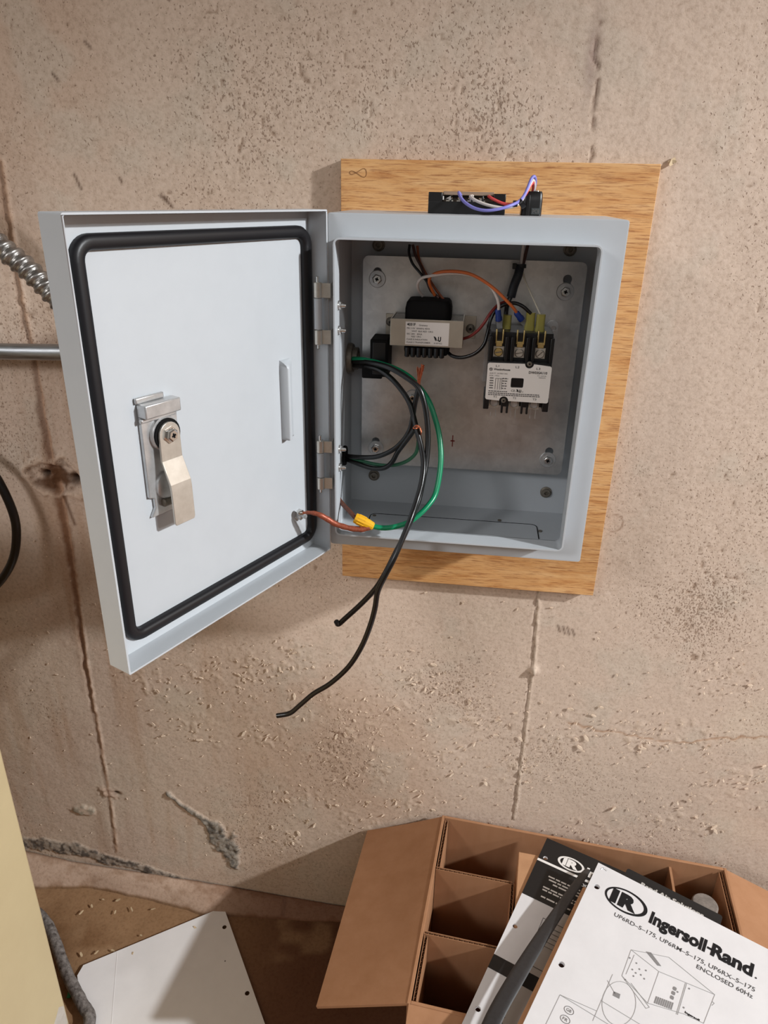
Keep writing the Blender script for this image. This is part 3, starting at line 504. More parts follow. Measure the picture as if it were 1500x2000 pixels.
b = MB(DX); phillips(b, (lx, .0143, lz), (0, 1, 0), .0030, (.3, 0, 1)); b.build('latch_screw_slot', M_blackm, door)
b = MB(DX); b.lathe((.1800, .0032, Z0-.1845), (0, 1, 0), [(.0115, 0), (.0110, .0022), (.0090, .0032), (.0040, .0036)], 24); b.build('latch_boss', M_zinc, door)
b = MB(DX); b.cyl((.1875, .0050, Z0-.1970), (.170, .0050, Z0-.1970), .0032, 14, .0008); b.build('latch_pin', M_dull, door)
# ground stud on the door
b = MB(DX); b.lathe((.0256, .0, Z0-.2666), (0, 1, 0), [(.0058, 0), (.0058, .0008), (.0050, .0010), (.0050, .0042), (.0044, .0048), (.0024, .0050), (.0024, .0090), (.0018, .0098)], 6); b.build('ground_stud', M_zinc, door, 30)

# ------------------------------------------------------------------ mounting plate
BY = .0929
plate = thing('mounting_plate', (.122, BY, Z0-.2519), 'galvanised steel mounting plate bolted upright inside the grey box', 'plate')
key = lambda x, z: [(x+.0042*math.cos(a), z+.0042*math.sin(a)) for a in np.linspace(-.6, math.pi+.6, 14)]+[(x-.0026, z-.009), (x+.0026, z-.009)]
b = MB(); holes = [key(.0303, Z0-.0545), key(.2110, Z0-.0555), key(.0312, Z0-.2265), key(.2130, Z0-.2265)]
b.plate(rrect(.0159, .2279, Z0-.2519, Z0-.0398, .006), holes, lambda a, c, h: (a, BY+h, c), 0, .0016); b.build('plate_sheet', M_plate, plate)
for x, z in ((.0303, -.0610), (.2102, -.0666), (.0315, -.2340), (.2122, -.2355)): bolt(x, Z0+z, BY, plate)
bolt(.0690, Z0-.1765, BY, plate, .0080, .0044, .006)
b = MB(); q = (.1125, Z0-.2215)
b.box(q[0]-.0005, q[0]+.0005, BY-.0001, BY+.0002, q[1]-.006, q[1]+.0065); b.box(q[0]-.0022, q[0]+.0022, BY-.0001, BY+.0002, q[1]-.0004, q[1]+.001); b.build('red_mark', M_red, plate)
for x, z in ((.047, -.0395), (.050, -.1), ): pass
# stand-offs behind the plate
for x, z in ((.0303, -.0630), (.2102, -.0690), (.0315, -.2375), (.2122, -.2390)):
    b = MB(); b.cyl((x, BY+.0017, Z0+z), (x, BD-T, Z0+z), .005, 14); b.build('stand_off', M_dull, plate)

# ------------------------------------------------------------------ transformer
tr = thing('control_transformer', (.083, BY, Z0-.13), 'small steel framed transformer with white printed label, left of the contactor', 'transformer')
b = MB(); x0, x1, z0, z1 = .0487, .1172, Z0-.1162, Z0-.0912
b.box(x0, x1, .0500, .0514, z0, z1); b.box(x0, x0+.0014, .0510, BY-.0002, z0, z1); b.box(x1-.0014, x1, .0510, BY-.0002, z0, z1)
b.box(.0395, x0+.001, BY-.0016, BY-.0002, z0+.001, z1-.002); b.box(x1-.001, .1285, BY-.0016, BY-.0002, z0+.002, z1-.001)
b.build('steel_frame', mottled('frame_steel', (196, 187, 172), (184, 175, 160), 60, .38, .6), tr, bevel=.0005)
b = MB(); b.box(x0+.0016, x1-.0016, .0516, BY-.004, z0+.001, z1-.001); b.build('laminated_core', M_dull, tr)
b = MB(); rs = []
for z, k in ((-.1255, .90), (-.1235, .98), (-.121, 1), (-.083, 1), (-.0775, .95), (-.0752, .86)):
    rs.append([(.0832+(a-.0832)*k, .0715+(c-.0715)*k, Z0+z) for a, c in rrect(.0615, .1048, .0540, .0890, .006, 3)])
b.rings(rs); b.build('coil', M_blackm, tr, 30)
for k in range(7):
    b = MB(); b.cyl((.0650+k*.0055, .0545, Z0-.1272), (.0650+k*.0055, .0545, Z0-.1175), .0024, 8, .0006); b.build('bobbin_rib', M_black, tr)
for x, z in ((.0440, -.1010), (.1232, -.1045)):
    b = MB(); b.lathe((x, BY-.0016, Z0+z), (0, -1, 0), [(.0045, 0), (.0042, .0012), (.0028, .0024), (.001, .0027)], 16); o = b.build('frame_screw', M_dull, tr); q = MB(); phillips(q, (x, BY-.0043, Z0+z), (0, -1, 0), .0024); q.build('cross_slot', M_blackm, o)
LF = lambda a, c, h: (a, .0499-h, c)
b = MB(); b.plate([(.0632, Z0-.1146), (.1040, Z0-.1146), (.1040, Z0-.0936), (.0632, Z0-.0936)], [], LF, -.0002, .0001); lab = b.build('printed_label', M_white, tr)
b = MB(); zt = Z0-.0936
text(b, '4031F', LF, .0645, zt-.0035, .0080, .0023, .03, h=.00025); b.build('label_print', M_print, lab)
b = MB()
for s_, a, dz, wd, hh in (('Grainery', .0758, .0036, .0080, .0016), ('PRI 115V  50/60Hz 40VA', .0645, .0066, .0215, .0014), ('WHT  BLK RED  ORG', .0690, .0092, .0200, .0014), ('SEC 24V   40VA', .0645, .0118, .0145, .0014), ('RED  ORG', .0690, .0142, .0090, .0014), ('CLASS B INSULATION', .0645, .0168, .0195, .0014), ('CLASS 2 TRANSFORMER', .0645, .0195, .0225, .0014), ('E187422', .0905, .0195, .0075, .0012)):
    text(b, s_, LF, a, zt-dz, wd, hh, .01, h=.00025)
b.build('label_text', M_printg, lab)
b = MB(); text(b, 'R', LF, .0915, zt-.0165, .0026, .0036, .05, shear=-.45, h=.00025); text(b, 'U', LF, .0940, zt-.0170, .0028, .0040, .05, h=.00025); b.build('approval_mark', M_print, lab)

# ------------------------------------------------------------------ contactor
ct = thing('contactor', (.170, BY, Z0-.175), 'black three pole contactor with white face label, at the right of the mounting plate', 'contactor')
cx0, cx1 = .1408, .2000
b = MB(); b.box(cx0+.001, cx1-.0006, .0350, .0860, Z0-.1600, Z0-.1235)
b.box(cx0+.001, cx1-.001, .0440, .0860, Z0-.1240, Z0-.0985)
for x in (cx0+.0005, cx0+.0150, cx0+.0202, cx0+.0340, cx0+.0392, cx0+.0555):
    b.box(x, x+.0034, .0370, .0700, Z0-.1245, Z0-.1015)
b.box(cx0+.0012, cx1-.0012, .0470, .0860, Z0-.1680, Z0-.1590)
for x, wd in ((cx0-.0005, .0050), (cx1-.0050, .0055)): b.box(x, x+wd, .0350, .0700, Z0-.1690, Z0-.1560)
for xc_ in (cx0+.0195, cx0+.0380):
    b.box(xc_-.0036, xc_+.0036, .0360, .0650, Z0-.1660, Z0-.1580)
    for s_ in (-1, 1): b.box(xc_+s_*.0024-.0010, xc_+s_*.0024+.0010, .0362, .0400, Z0-.1725, Z0-.1640)
b.build('housing', M_black, ct, bevel=.0006)
b = MB(); b.box(cx0-.002, cx1+.0030, .0860, BY-.0002, Z0-.1550, Z0-.1150); b.plate(rrect(.1960, .2075, Z0-.1180, Z0-.0940, .005), [circ(.2030, Z0-.1010, .0024, 12)], lambda a, c, h: (a, BY-.0018+h, c), 0, .0016)
b.plate(rrect(.1360, .1475, Z0-.1180, Z0-.0940, .005), [circ(.1410, Z0-.1010, .0024, 12)], lambda a, c, h: (a, BY-.0018+h, c), 0, .0016); b.build('base_plate', M_zinc, ct, bevel=.0003)
CF = lambda a, c, h: (a, .0350-h, c)
def arc(cx, cz, r, a0, a1, n=10): return [(cx+r*math.cos(math.radians(a0+(a1-a0)*k/n)), cz+r*math.sin(math.radians(a0+(a1-a0)*k/n))) for k in range(n+1)]
lx0, lx1, lz0, lz1 = cx0+.0008, cx1-.0004, Z0-.1592, Z0-.1248; r = .002
nx1, nx0 = cx0+.0385, cx0+.0180
outl = arc(lx1-r, lz1-r-.001, r, 0, 90, 4)+arc(nx1, lz1+.0003, .0040, 0, -180, 10)+arc(lx0+r, lz1-r, r, 90, 180, 4)+arc(lx0+r, lz0+r, r, 180, 270, 4)+arc(nx0, lz0-.0006, .0042, 180, 0, 10)+arc(lx1-r, lz0+r-.001, r, 270, 360, 4)
wx0, wx1, wz0, wz1 = cx0+.0232, cx0+.0347, Z0-.1468, Z0-.1378
b = MB(); b.plate(outl, [rrect(wx0, wx1, wz0, wz1, .0012, 3)], CF, .0002, .0018); face = b.build('face_label', M_white, ct, bevel=.0002)
b = MB(); b.plate(rrect(wx0, wx1, wz0, wz1, .001), [], CF, -.0003, .0004); b.build('window', M_black, face)
for x, z in ((nx1, lz1+.0003), (nx0, lz0-.0005)):
    b = MB(); b.lathe((x, .0350, z), (0, -1, 0), [(.0024, 0), (.0024, .0010), (.0018, .0016)], 14); o = b.build('cover_screw', M_dull, ct); q = MB(); phillips(q, (x, .0334, z), (0, -1, 0), .0015); q.build('cross_slot', M_blackm, o)
b = MB(); hh = .0020; X0 = cx0
for s_, a, c, wd, he in (('L1', X0+.0083, -.1283, .0028, .0019), ('L2', X0+.0262, -.1286, .0033, .0019), ('L3', X0+.0450, -.1292, .0034, .0019), ('T1', X0+.0082, -.1572, .0028, .0018), ('T2', X0+.0262, -.1574, .0030, .0018), ('T3', X0+.0445, -.1578, .0032, .0018),
    ('Westinghouse', X0+.0065, -.1314, .0150, .0019), ('DW03SA110', X0+.0385, -.1331, .0165, .0022)): text(b, s_, CF, a, Z0+c, wd, he, .02 if len(s_) > 3 else .0, h=hh)
b.plate(circ(X0+.0040, Z0-.1306, .0015, 14), [circ(X0+.0040, Z0-.1306, .0011, 14)], CF, hh-.0002, hh); text(b, 'W', CF, X0+.0031, Z0-.1312, .0018, .0012, .03, h=hh)
tag(b.build('face_print', M_print, face), kind='stuff')
b = MB()
for s_, a, c, wd, he in (('AUX.CT  2A MAX VAC', X0+.0030, -.1349, .0165, .0013), ('MOD. 1 POLE', X0+.0030, -.1370, .0090, .0011), ('PH 60HZ', X0+.0465, -.1352, .0080, .0009), ('DEFINITE', X0+.0480, -.1370, .0060, .0010)): text(b, s_, CF, a, Z0+c, wd, he, h=hh)
for k in range(5):
    z = Z0-.1392-k*.0023; b.box(X0+.0036, X0+.0070, .0330-.0001, .0332, z, z+.0009)
    for xx in (.0152, .0176): b.box(X0+xx, X0+xx+.0014+.0006*(k % 2), .0329, .0332, z, z+.0009)
for xx in (.0088, .0110, .0130, .0145): b.box(X0+xx, X0+xx+.00035, .0329, .0332, Z0-.1492, Z0-.1388)
b.box(X0+.0088, X0+.0205, .0329, .0332, Z0-.1390, Z0-.1387)
for z, wd in ((-.1513, .017), (-.1531, .046), (-.1547, .046)):
    x = X0+.0032
    while x < X0+.0032+wd: q = random.uniform(.001, .0028); b.box(x, x+q, .0329, .0332, Z0+z, Z0+z+.0008); x += q+.0005
b.build('face_small_print', M_printg, face)
b = MB(); text(b, 'CE', CF, X0+.0240, Z0-.1507, .0036, .0020, .0, h=hh); text(b, 'c', CF, X0+.0285, Z0-.1507, .0010, .0012, .0, h=hh); text(b, 'R', CF, X0+.0297, Z0-.1507, .0020, .0024, .05, shear=-.4, h=hh); text(b, 'U', CF, X0+.0314, Z0-.1509, .0018, .0024, .05, h=hh); text(b, 'us', CF, X0+.0337, Z0-.1507, .0016, .0010, .0, h=hh); b.build('approval_marks', M_print, face)
for k in range(3):
    x = cx0+.0098+k*.0188
    b = MB(); b.box(x-.0050, x+.0050, .0425, .0440, Z0-.1212, Z0-.1112); o = b.build('terminal', M_nickel, ct, bevel=.0004)
    q = MB(); q.lathe((x, .0425, Z0-.1163), (0, -1, 0), [(.0040, 0), (.0040, .0014), (.0034, .0022)], 18); q.build('terminal_screw', M_brass if k == 0 else M_nickel, o)
    q = MB(); d_ = Vector((.7, 0, .7)) if k == 2 else Vector((1, 0, .2)); e_ = Vector((-d_.z, 0, d_.x)).normalized(); d_.normalize(); c_ = Vector((x, .0402, Z0-.1163))
    q.add([c_+d_*s1*.0031+e_*s2*.0005+Vector((0, yy, 0)) for yy in (0, .0004) for s1, s2 in ((-1, -1), (1, -1), (1, 1), (-1, 1))], [(0, 1, 2, 3), (4, 7, 6, 5), (0, 4, 5, 1), (1, 5, 6, 2), (2, 6, 7, 3), (3, 7, 4, 0)]); q.build('screw_slot', M_dull, o)
    b = MB(); b.box(x-.0030, x+.0030, .0410, .0455, Z0-.1112, Z0-.1062)
    for s_ in (-1, 1): b.box(x+s_*.0030-.0007, x+s_*.0030+.0007, .0408, .0438, Z0-.1085, Z0-.0955)
    b.build('quick_connect_tab', M_brass, ct, bevel=.0005)
    b = MB(); x = cx0+.0096+k*.0187; b.box(x-.0050, x+.0050, .0440, .0458, Z0-.1695, Z0-.1585); o = b.build('terminal', M_nickel, ct, bevel=.0004)
    q = MB(); q.lathe((x, .0440, Z0-.1640), (0, -1, 0), [(.0040, 0), (.0040, .0014), (.0034, .0022)], 18); q.build('terminal_screw', M_zinc, o)
    q = MB()
    for s_ in (-1, 1): q.box(x+s_*.0024-.0004, x+s_*.0024+.0004, .0455, .0485, Z0-.1790, Z0-.1695)
    q.build('quick_connect_tab', M_zinc, o)

# ------------------------------------------------------------------ black block by the locknut
blk = thing('relay_block', (.033, .076, Z0-.155), 'plain black plastic block beside the conduit locknut, where the thick wires come in', 'plastic block')
b = MB(); b.box(.0285, .0462, .0600, BY-.0003, Z0-.1495, Z0-.1134); b.box(.0200, .0400, .0640, BY-.0003, Z0-.1525, Z0-.1400); b.build('block_body', M_blackm, blk, bevel=.0012)
b = MB(); b.box(.0310, .0438, .0590, .0602, Z0-.1470, Z0-.1160); b.build('block_cover', M_black, blk, bevel=.0008)

# ------------------------------------------------------------------ on top of the box
ts = thing('terminal_strip', (.1125, .060, Z0), 'black terminal strip with coloured wires, lying on top of the grey box', 'terminal strip')
b = MB(); sx0, sx1 = .0797, .1462
b.box(sx0, sx1, .0480, .0740, Z0, Z0+.0100)
b.box(sx0, sx0+.0120, .0480, .0740, Z0+.009, Z0+.0172); b.box(sx1-.0105, sx1, .0480, .0740, Z0+.009, Z0+.0168)
for k in range(4): x = sx0+.0185+k*.0092; b.box(x, x+.0016, .0480, .0740, Z0+.009, Z0+.0150)
b.build('strip_body', M_black, ts, bevel=.0006)
for k in range(4):
    x = sx0+.0228+k*.0092-.0045; b = MB(); b.box(x-.0030, x+.0030, .0500, .0700, Z0+.0100, Z0+.0112); o = b.build('strip_terminal', M_nickel, ts)
    q = MB(); q.lathe((x, .0545, Z0+.0112), (0, 0, 1), [(.0026, 0), (.0026, .0012), (.002, .002)], 12); q.build('strip_screw', M_chrome, o)
b = MB(); b.box(sx0+.0015, sx1-.001, .0650, .0735, Z0+.0150, Z0+.0158); b.box(sx0+.0115, sx1-.0100, .0735, .0742, Z0+.009, Z0+.0180); b.build('strip_marker', mat('clear_grey_plastic', (150, 128, 110), .4), ts, bevel=.0002)
b = MB(); text(b, '14', lambda a, c, h: (a, .0478-h, c), sx0+.0125, Z0+.0112, .0075, .0030, .0); b.build('strip_print', M_printw, ts)
gl = thing('cable_connector', (.168, .060, Z0), 'black moulded wire connector standing on the box top, right of the terminal strip', 'connector')
b = MB(); rs = []
for z, k, dx in ((0, 1, 0), (.0120, .98, .0002), (.0175, .90, .0006), (.0195, .78, .001)):
    rs.append([(.1685+dx+(a-.1685)*k, .060+(c-.060)*k, Z0+z) for a, c in rrect(.1600, .1776, .050, .072, .003, 3)])
b.rings(rs); b.box(.1640, .1668, .0484, .0504, Z0, Z0+.0165); b.build('connector_body', M_black, gl, bevel=.0003)
b = MB(); b.box(.1688, .1762, .0496, .0500, Z0+.0012, Z0+.0062); tg = b.build('connector_tag', mat('dark_grey_print', (62, 66, 66), .6), gl)
b = MB(); text(b, 'PC8', lambda a, c, h: (a, .0494-h, c), .1698, Z0+.0022, .0055, .0030, .0); b.build('tag_print', M_printg, tg)
b = MB(); b.lathe((.1725, .058, Z0+.0192), (0, 0, 1), [(.002, 0), (.0018, .0008), (.0008, .0012)], 10); b.build('connector_rivet', M_chrome, gl)
nut_in = thing('gland_nut', (.11, .07, Z0-.02), 'black cable fitting hanging from the inside top of the box, above the transformer', 'cable fitting')
b = MB(); b.lathe((.109, .068, Z0-T), (0, 0, -1), [(.0165, 0), (.0165, .010), (.0120, .0125), (.0115, .021), (.006, .023)], 14); b.build('gland_body', M_blackm, nut_in)
b = MB(); b.lathe((.126, .070, Z0-T), (0, 0, -1), [(.0075, 0), (.0075, .020), (.0055, .0225)], 12); b.build('brass_end', mat('orange_brown_fitting', (120, 70, 46), .5, .3), nut_in)

# ------------------------------------------------------------------ wires
def wire(key, r, m, label, group=None, cat='wire', name='wire', n=10):
    P = WIRES[key]; b = MB(); b.tube(P, r, n, 5); o = b.build(name, m, None, 60); return tag(o, label, cat, group)
def strands(path, parent, k=9, spread=.0022, m=M_copper, r=.00035, flare=1.0):
    b = MB(); P = smooth(path, 4); rr_ = random.Random(len(path))
    for i in range(k):
        a = i*2.399; q = []
        for j, p in enumerate(P):
            t = j/(len(P)-1); s_ = spread*(.45+flare*t*t)*(.4+.6*((i*7) % 5)/4)
            q.append(p+Vector((math.cos(a)*s_, math.sin(a)*s_*.6, math.sin(a*1.7)*s_*.5+.003*t*flare*(rr_.random()-.3))))
        b.tube(q, r, 5, 2)
    b.build('copper_strands', m, parent, 60)
wg = wire('green', .0026, M_ins_green, 'thick bright green wire looping from the locknut down to the yellow wire nut')
wire('blackL1', .0026, M_ins_black, 'thick black wire hanging out of the box, shorter and ending under its bottom edge')
wl2 = wire('blackL2', .0026, M_ins_black, 'longest black wire, hanging far below the box with a curved free end')
b1 = wire('blackB1', .0024, M_ins_black, 'black wire rising from the lower left hole to bare copper strands near the green wire'); strands(WIRES['blackB1_copper'], b1, 14, .0030, r=.0006)
b2 = wire('blackB2', .0024, M_ins_black, 'black wire sagging from the lower left hole to a curled copper end')
q = WIRES['blackB2'][-1]; c0 = Vector(q); b = MB()
for i in range(9):
    b.tube([c0+Vector((.0004*i-.002, -.0005*i, .0002*i)), c0+Vector((.001+.0006*i, -.002, .0042-.0003*i)), c0+Vector((.0045+.0003*i, -.003-.0004*i, .0040-.0006*i)), c0+Vector((.0062, -.0028, .0005-.0007*i))], .0005, 5, 4)
b.build('copper_strands', M_copper, b2, 60)
gs = wire('greenS', .0018, mat('dark_green_insulation', (44, 104, 74), .4), 'thin dark green wire from the lower left hole with a short stripped tip'); strands(WIRES['greenS_copper'], gs, 7, .0012, m=M_chrome, r=.0005, flare=.4)
wire('lead1', .0013, M_ins_black, 'black lead entering from the box top into the transformer coil, left one of three')
wire('lead2', .0013, M_ins_brown, 'brown lead entering from the box top beside the black transformer lead')
wire('lead3', .0012, M_ins_orange if 0 else mat('rust_insulation', (150, 78, 44), .5), 'rust coloured lead from the box top, hindmost at the transformer coil')
wo = wire('orange', .0014, M_ins_orange, 'orange wire arching from the transformer to the middle contactor terminal')
ww = wire('white', .0014, M_ins_white, 'off white wire arching from the transformer to the left contactor terminal')
wr = wire('red', .0014, M_ins_red, 'dark red wire curving from the transformer right side up behind the contactor')
wt = wire('blackT', .0017, M_ins_black, 'black wire from under the transformer looping over to the contactor top')
sl = wire('sleeve', .0042, mat('black_blue_sleeve', (18, 20, 28), .45), 'short thick black sleeved cable bundle hanging above the contactor', cat='cable', name='sleeved_cable')
ta = wire('tail_dark', .0022, M_ins_black, 'short black tail below the sleeved bundle, going behind the contactor terminals')
bw = wire('bund_white', .0015, M_ins_white, 'white wire dropping from the box top into the black cable tie')
wire('bund_brown', .0015, M_ins_brown, 'dark brown wire dropping from the box top beside the white one at the tie')
tn = wire('thin', .0008, mat('pale_thin_insulation', (190, 182, 165), .5), 'thin pale wire slanting from the cable tie to the right contactor terminal')
wire('top_purple', .0013, M_ins_purple, 'violet wire curving from the terminal strip on the box top')
wire('top_white', .0013, M_ins_white, 'white wire curving from the terminal strip on the box top')
wire('top_red', .0013, M_ins_brightred, 'red wire running from the terminal strip on the box top')
def tie(c, ax, r, label):
    b = MB(); c = Vector(c); a = Vector(ax).normalized(); b.lathe(c-a*.0018, a, [(r*.8, 0), (r, 0), (r, .0036), (r*.8, .0036), (r*.8, 0)], 16, False, False)
    o = b.build('cable_tie', M_black); tag(o, label, 'cable tie')
    q = MB(); q.box(c.x-r-.0035, c.x-r+.0005, c.y-.003, c.y+.001, c.z-.0025, c.z+.0025); q.build('tie_head', M_black, o, bevel=.0005)
tie(WIRES['bund_white'][-1], (-.05, .1, 1), .0046, 'black cable tie round the wires hanging inside the box, above the sleeved bundle')
tie((.1595, .037, Z0+.0095), (.8, -.1, .6), .0040, 'black cable tie round the coloured wires on the box top')
# crimp terminals at wire ends
def crimp(key, parent, m, r, L, fl=None, name='crimp_sleeve'):
    P = [Vector(p) for p in WIRES[key]]; d = (P[-1]-P[-3]).normalized(); b = MB(); p0 = P[-1]-d*.003
    b.lathe(p0, d, [(r*.75, 0), (r, .001), (r, L*.6), (r*1.15, L*.7), (r*1.15, L), (r*.7, L)], 14); b.build(name, m, parent)
    q = MB(); e = p0+d*(L-.0005); s_ = d.cross(Vector((0, 1, 0))).normalized()*.0026; n_ = Vector((0, .0006, 0)); f_ = d*.0085
    q.add([e+sx*s_+sy*n_+k*f_ for k in (0, 1) for sx in (-1, 1) for sy in (-1, 1)], [(0, 1, 3, 2), (4, 6, 7, 5), (0, 4, 5, 1), (2, 3, 7, 6), (0, 2, 6, 4), (1, 5, 7, 3)]); q.build('spade', M_zinc, parent)
crimp('orange', wo, M_blue, .0027, .010); crimp('white', ww, M_blue, .0027, .011)
def vinyl(parent, c, wd, h):
    b = MB(); x, y, z = c; b.rings([[(x+(a)*k, y+e*k, z+dz) for a, e in rrect(-wd/2, wd/2, -.0032, .0032, .0022, 3)] for dz, k in ((0, 1), (-h*.5, 1.0), (-h*.62, 1.12), (-h, 1.12))]); b.build('vinyl_sleeve', M_clearyel, parent)
vinyl(tn, Vector(WIRES['thin'][-1])+Vector((.0005, 0, .0012)), .0080, .0225); vinyl(wt, Vector(WIRES['blackT'][-1])+Vector((0, .002, .0010)), .0085, .022); vinyl(ta, Vector(WIRES['tail_dark'][-1])+Vector((0, 0, .008)), .0080, .022)
# ground strap and wire nut
gsob = thing('ground_strap', WIRES['strap'][0], 'bare copper ground strap running from the door stud to the yellow wire nut', 'ground strap')
b = MB(); b.tube(WIRES['strap'], .0028, 10, 5, rfun=lambda t, i: .0011+.0019*min(1, t*2.6)-.0004*t+.0002*math.sin(i*1.7)); b.build('copper_braid', M_copperp, gsob, 60)
strands(WIRES['strap'][:5], gsob, 18, .0036, M_copper, .0006, .02)
b = MB(); b.lathe(Vector(WIRES['strap'][0])+Vector((-.004, 0, 0)), (1, 0, .1), [(.0030, 0), (.0034, .002), (.0026, .005)], 12); b.build('lug', M_chrome, gsob)
s2 = wire('strap2', .0022, mottled('brown_copper', (120, 74, 56), (92, 54, 42), 600, .5, .3), 'short brown copper strap from behind the box lip to the yellow wire nut', cat='ground strap', name='ground_strap')
n0, n1 = Vector(WIRES['nut'][0]), Vector(WIRES['nut'][1]); d = (n1-n0); L = d.length; d.normalize()
b = MB(); b.lathe(n0-d*.002, d, [(.0035, .001), (.0046, 0), (.0050, .001), (.0052, L*.45), (.0047, L*.85), (.0040, L+.002), (.0028, L+.003)], 12); wn = b.build('wire_nut', M_yellow, None, 20); tag(wn, 'yellow wire nut joining the green wire and copper straps at the box lower left', 'wire connector')
b = MB()
for k in range(12):
    a = k*math.pi/6; u = d.orthogonal().normalized(); v = d.cross(u); p = n0+(u*math.cos(a)+v*math.sin(a))*.0049
    b.tube([p+d*.001, p+d*(L*.5)], .0006, 5, 1)
b.build('grip_ridges', M_yellow, wn)

# ------------------------------------------------------------------ conduits and cable on the wall
emt = thing('rigid_conduit', (-.2, .0985, Z0-.139), 'straight galvanised rigid conduit along the wall, running behind the open door', 'conduit')
b = MB(); b.cyl((-1.3, .0985, Z0-.180), (-.030, .0985, Z0-.1400), .0088, 24); b.build('pipe', M_galv, emt)
b = MB(); b.lathe((-.034, .0985, Z0-.1402), (1, 0, 0), [(.0115, 0), (.0125, .002), (.0125, .014), (.0142, .015), (.0142, .024), (.0120, .025), (.0115, .0325)], 20); b.build('conduit_fitting', M_zinc, emt)
b = MB(); b.plate([(-.46, Z0-.140), (-.44, Z0-.140), (-.44, Z0-.172), (-.46, Z0-.172)], [], FZ and (lambda a, c, h: (a, h, c)), .088, .0895); b.box(-.4595, -.4405, .0895, WY-.002, Z0-.1455, Z0-.1440); b.build('pipe_strap', M_zinc, emt)
fx = thing('flexible_conduit', (-.36, .08, Z0-.04), 'ribbed flexible metal conduit sloping down behind the open door', 'conduit')
P = [Vector(p) for p in WIRES['flex']]; Ps = smooth(P, 40); L = [0]
for i in range(1, len(Ps)): L.append(L[-1]+(Ps[i]-Ps[i-1]).length)
step = .00055; pts = []; j = 0; sdist = 0
while sdist < L[-1]:
    while j < len(L)-2 and L[j+1] < sdist: j += 1
    t = (sdist-L[j])/max(1e-9, L[j+1]-L[j]); pts.append(Ps[j].lerp(Ps[j+1], t)); sdist += step
pitch = .0105
def prof_f(t):
    return .0100+.0022*max(0, math.sin(2*math.pi*t))**.6-.0006*(math.sin(2*math.pi*t) < -.9)
b = MB(); T_ = [(pts[min(i+1, len(pts)-1)]-pts[max(i-1, 0)]).normalized() for i in range(len(pts))]; u = T_[0].orthogonal().normalized(); rs = []; NA = 20
for i, p in enumerate(pts):
    u = (u-T_[i]*u.dot(T_[i])).normalized(); v = T_[i].cross(u)
    rs.append([p+(u*math.cos(2*math.pi*k/NA)+v*math.sin(2*math.pi*k/NA))*prof_f((i*step/pitch+k/NA) % 1.0) for k in range(NA)])
b.rings(rs); b.build('ribbed_jacket', M_flexm, fx, 60)
b = MB(); b.lathe((-.026, .0643, Z0-.2359), (1, 0, 0), [(.0130, 0), (.0145, .002), (.0145, .014), (.0120, .016), (.0120, .0255)], 18); b.build('conduit_fitting', M_zinc, fx)
b = MB(); b.tube(WIRES['cable'], .0052, 12, 6); tag(b.build('power_cable', M_ins_black, None, 60), 'black cable bowing in from the left edge, hanging against the wall below the rigid conduit', 'cable')

# ------------------------------------------------------------------ cardboard carton
RIM = Z0-.770; CW, CD = .369, .260; ang = math.radians(-5.3)
ca, sa = math.cos(ang), math.sin(ang); CO = Vector((.1294, .1150, 0))
CX = Matrix(((ca, sa, 0, CO.x), (sa, -ca, 0, CO.y), (0, 0, 1, 0), (0, 0, 0, 1)))   # local x right, y toward the viewer
carton = thing('cardboard_carton', CX @ Vector((CW/2, CD/2, 0)), 'open brown cardboard carton with dividers standing on the floor against the wall', 'carton')
def fluted(M, p0, p1, z0, z1, th=.0040, pitch=.0058, along='h'):
    """corrugated board standing between two ground points: two liners and a wavy core seen at the top edge"""
    p0, p1 = Vector((*p0, 0)), Vector((*p1, 0)); d = (p1-p0); L = d.length; d.normalize(); n = Vector((-d.y, d.x, 0)); t = .0006
    for s_ in (-1, 1):
        a = n*(s_*th/2); c = n*(s_*(th/2-t)); q = [p0+a, p1+a, p1+c, p0+c]
        M.add([p+Vector((0, 0, z)) for z in (z0, z1) for p in q], [(0, 1, 2, 3), (4, 7, 6, 5), (0, 4, 5, 1), (1, 5, 6, 2), (2, 6, 7, 3), (3, 7, 4, 0)])
def flutes(M, p0, p1, z0, z1, th=.0040, pitch=.0058, inset=.0006):
    p0, p1 = Vector((*p0, 0)), Vector((*p1, 0)); d = (p1-p0); L = d.length; d.normalize(); n = Vector((-d.y, d.x, 0)); k = int(L/(pitch/2)); o = []
    for i in range(k+1): o.append(p0+d*(L*i/k)+n*((1 if i % 2 else -1)*(th/2-.0006)))
    M.add([p+Vector((0, 0, z)) for p in o for z in (z0, z1-inset)], [(2*i, 2*i+2, 2*i+3, 2*i+1) for i in range(k)])
def board_part(name, p0, p1, z0, z1, th=.0040):
    b = MB(CX); fluted(b, p0, p1, z0, z1, th); o = b.build(name, M_card, carton)
    b = MB(CX); flutes(b, p0, p1, z1-.02, z1, th); b.build('fluted_core', M_flute, o, 10, fix=False); return o
b = MB(CX); b.box(0, CW, 0, CD, .0005, .0045); b.build('bottom_panel', M_card, carton)
b = MB(CX); b.box(0, .0038, 0, CD, .004, RIM); b.build('side_panel', M_card, carton, bevel=.0006)
b = MB(CX); b.box(CW-.0038, CW, 0, CD, .004, RIM); b.build('side_panel', M_card, carton, bevel=.0006)
b = MB(CX); b.box(.0038, CW-.0038, 0, .0038, .004, RIM); b.build('back_panel', M_card, carton, bevel=.0006)
b = MB(CX); b.box(.0038, CW-.0038, CD-.0038, CD, .004, RIM); b.build('front_panel', M_card, carton, bevel=.0006)
board_part('divider', (.0075, .0060), (.0075, .0850), .006, RIM-.002)
board_part('divider', (.0075, .1780), (.0075, .2540), .006, RIM-.003)
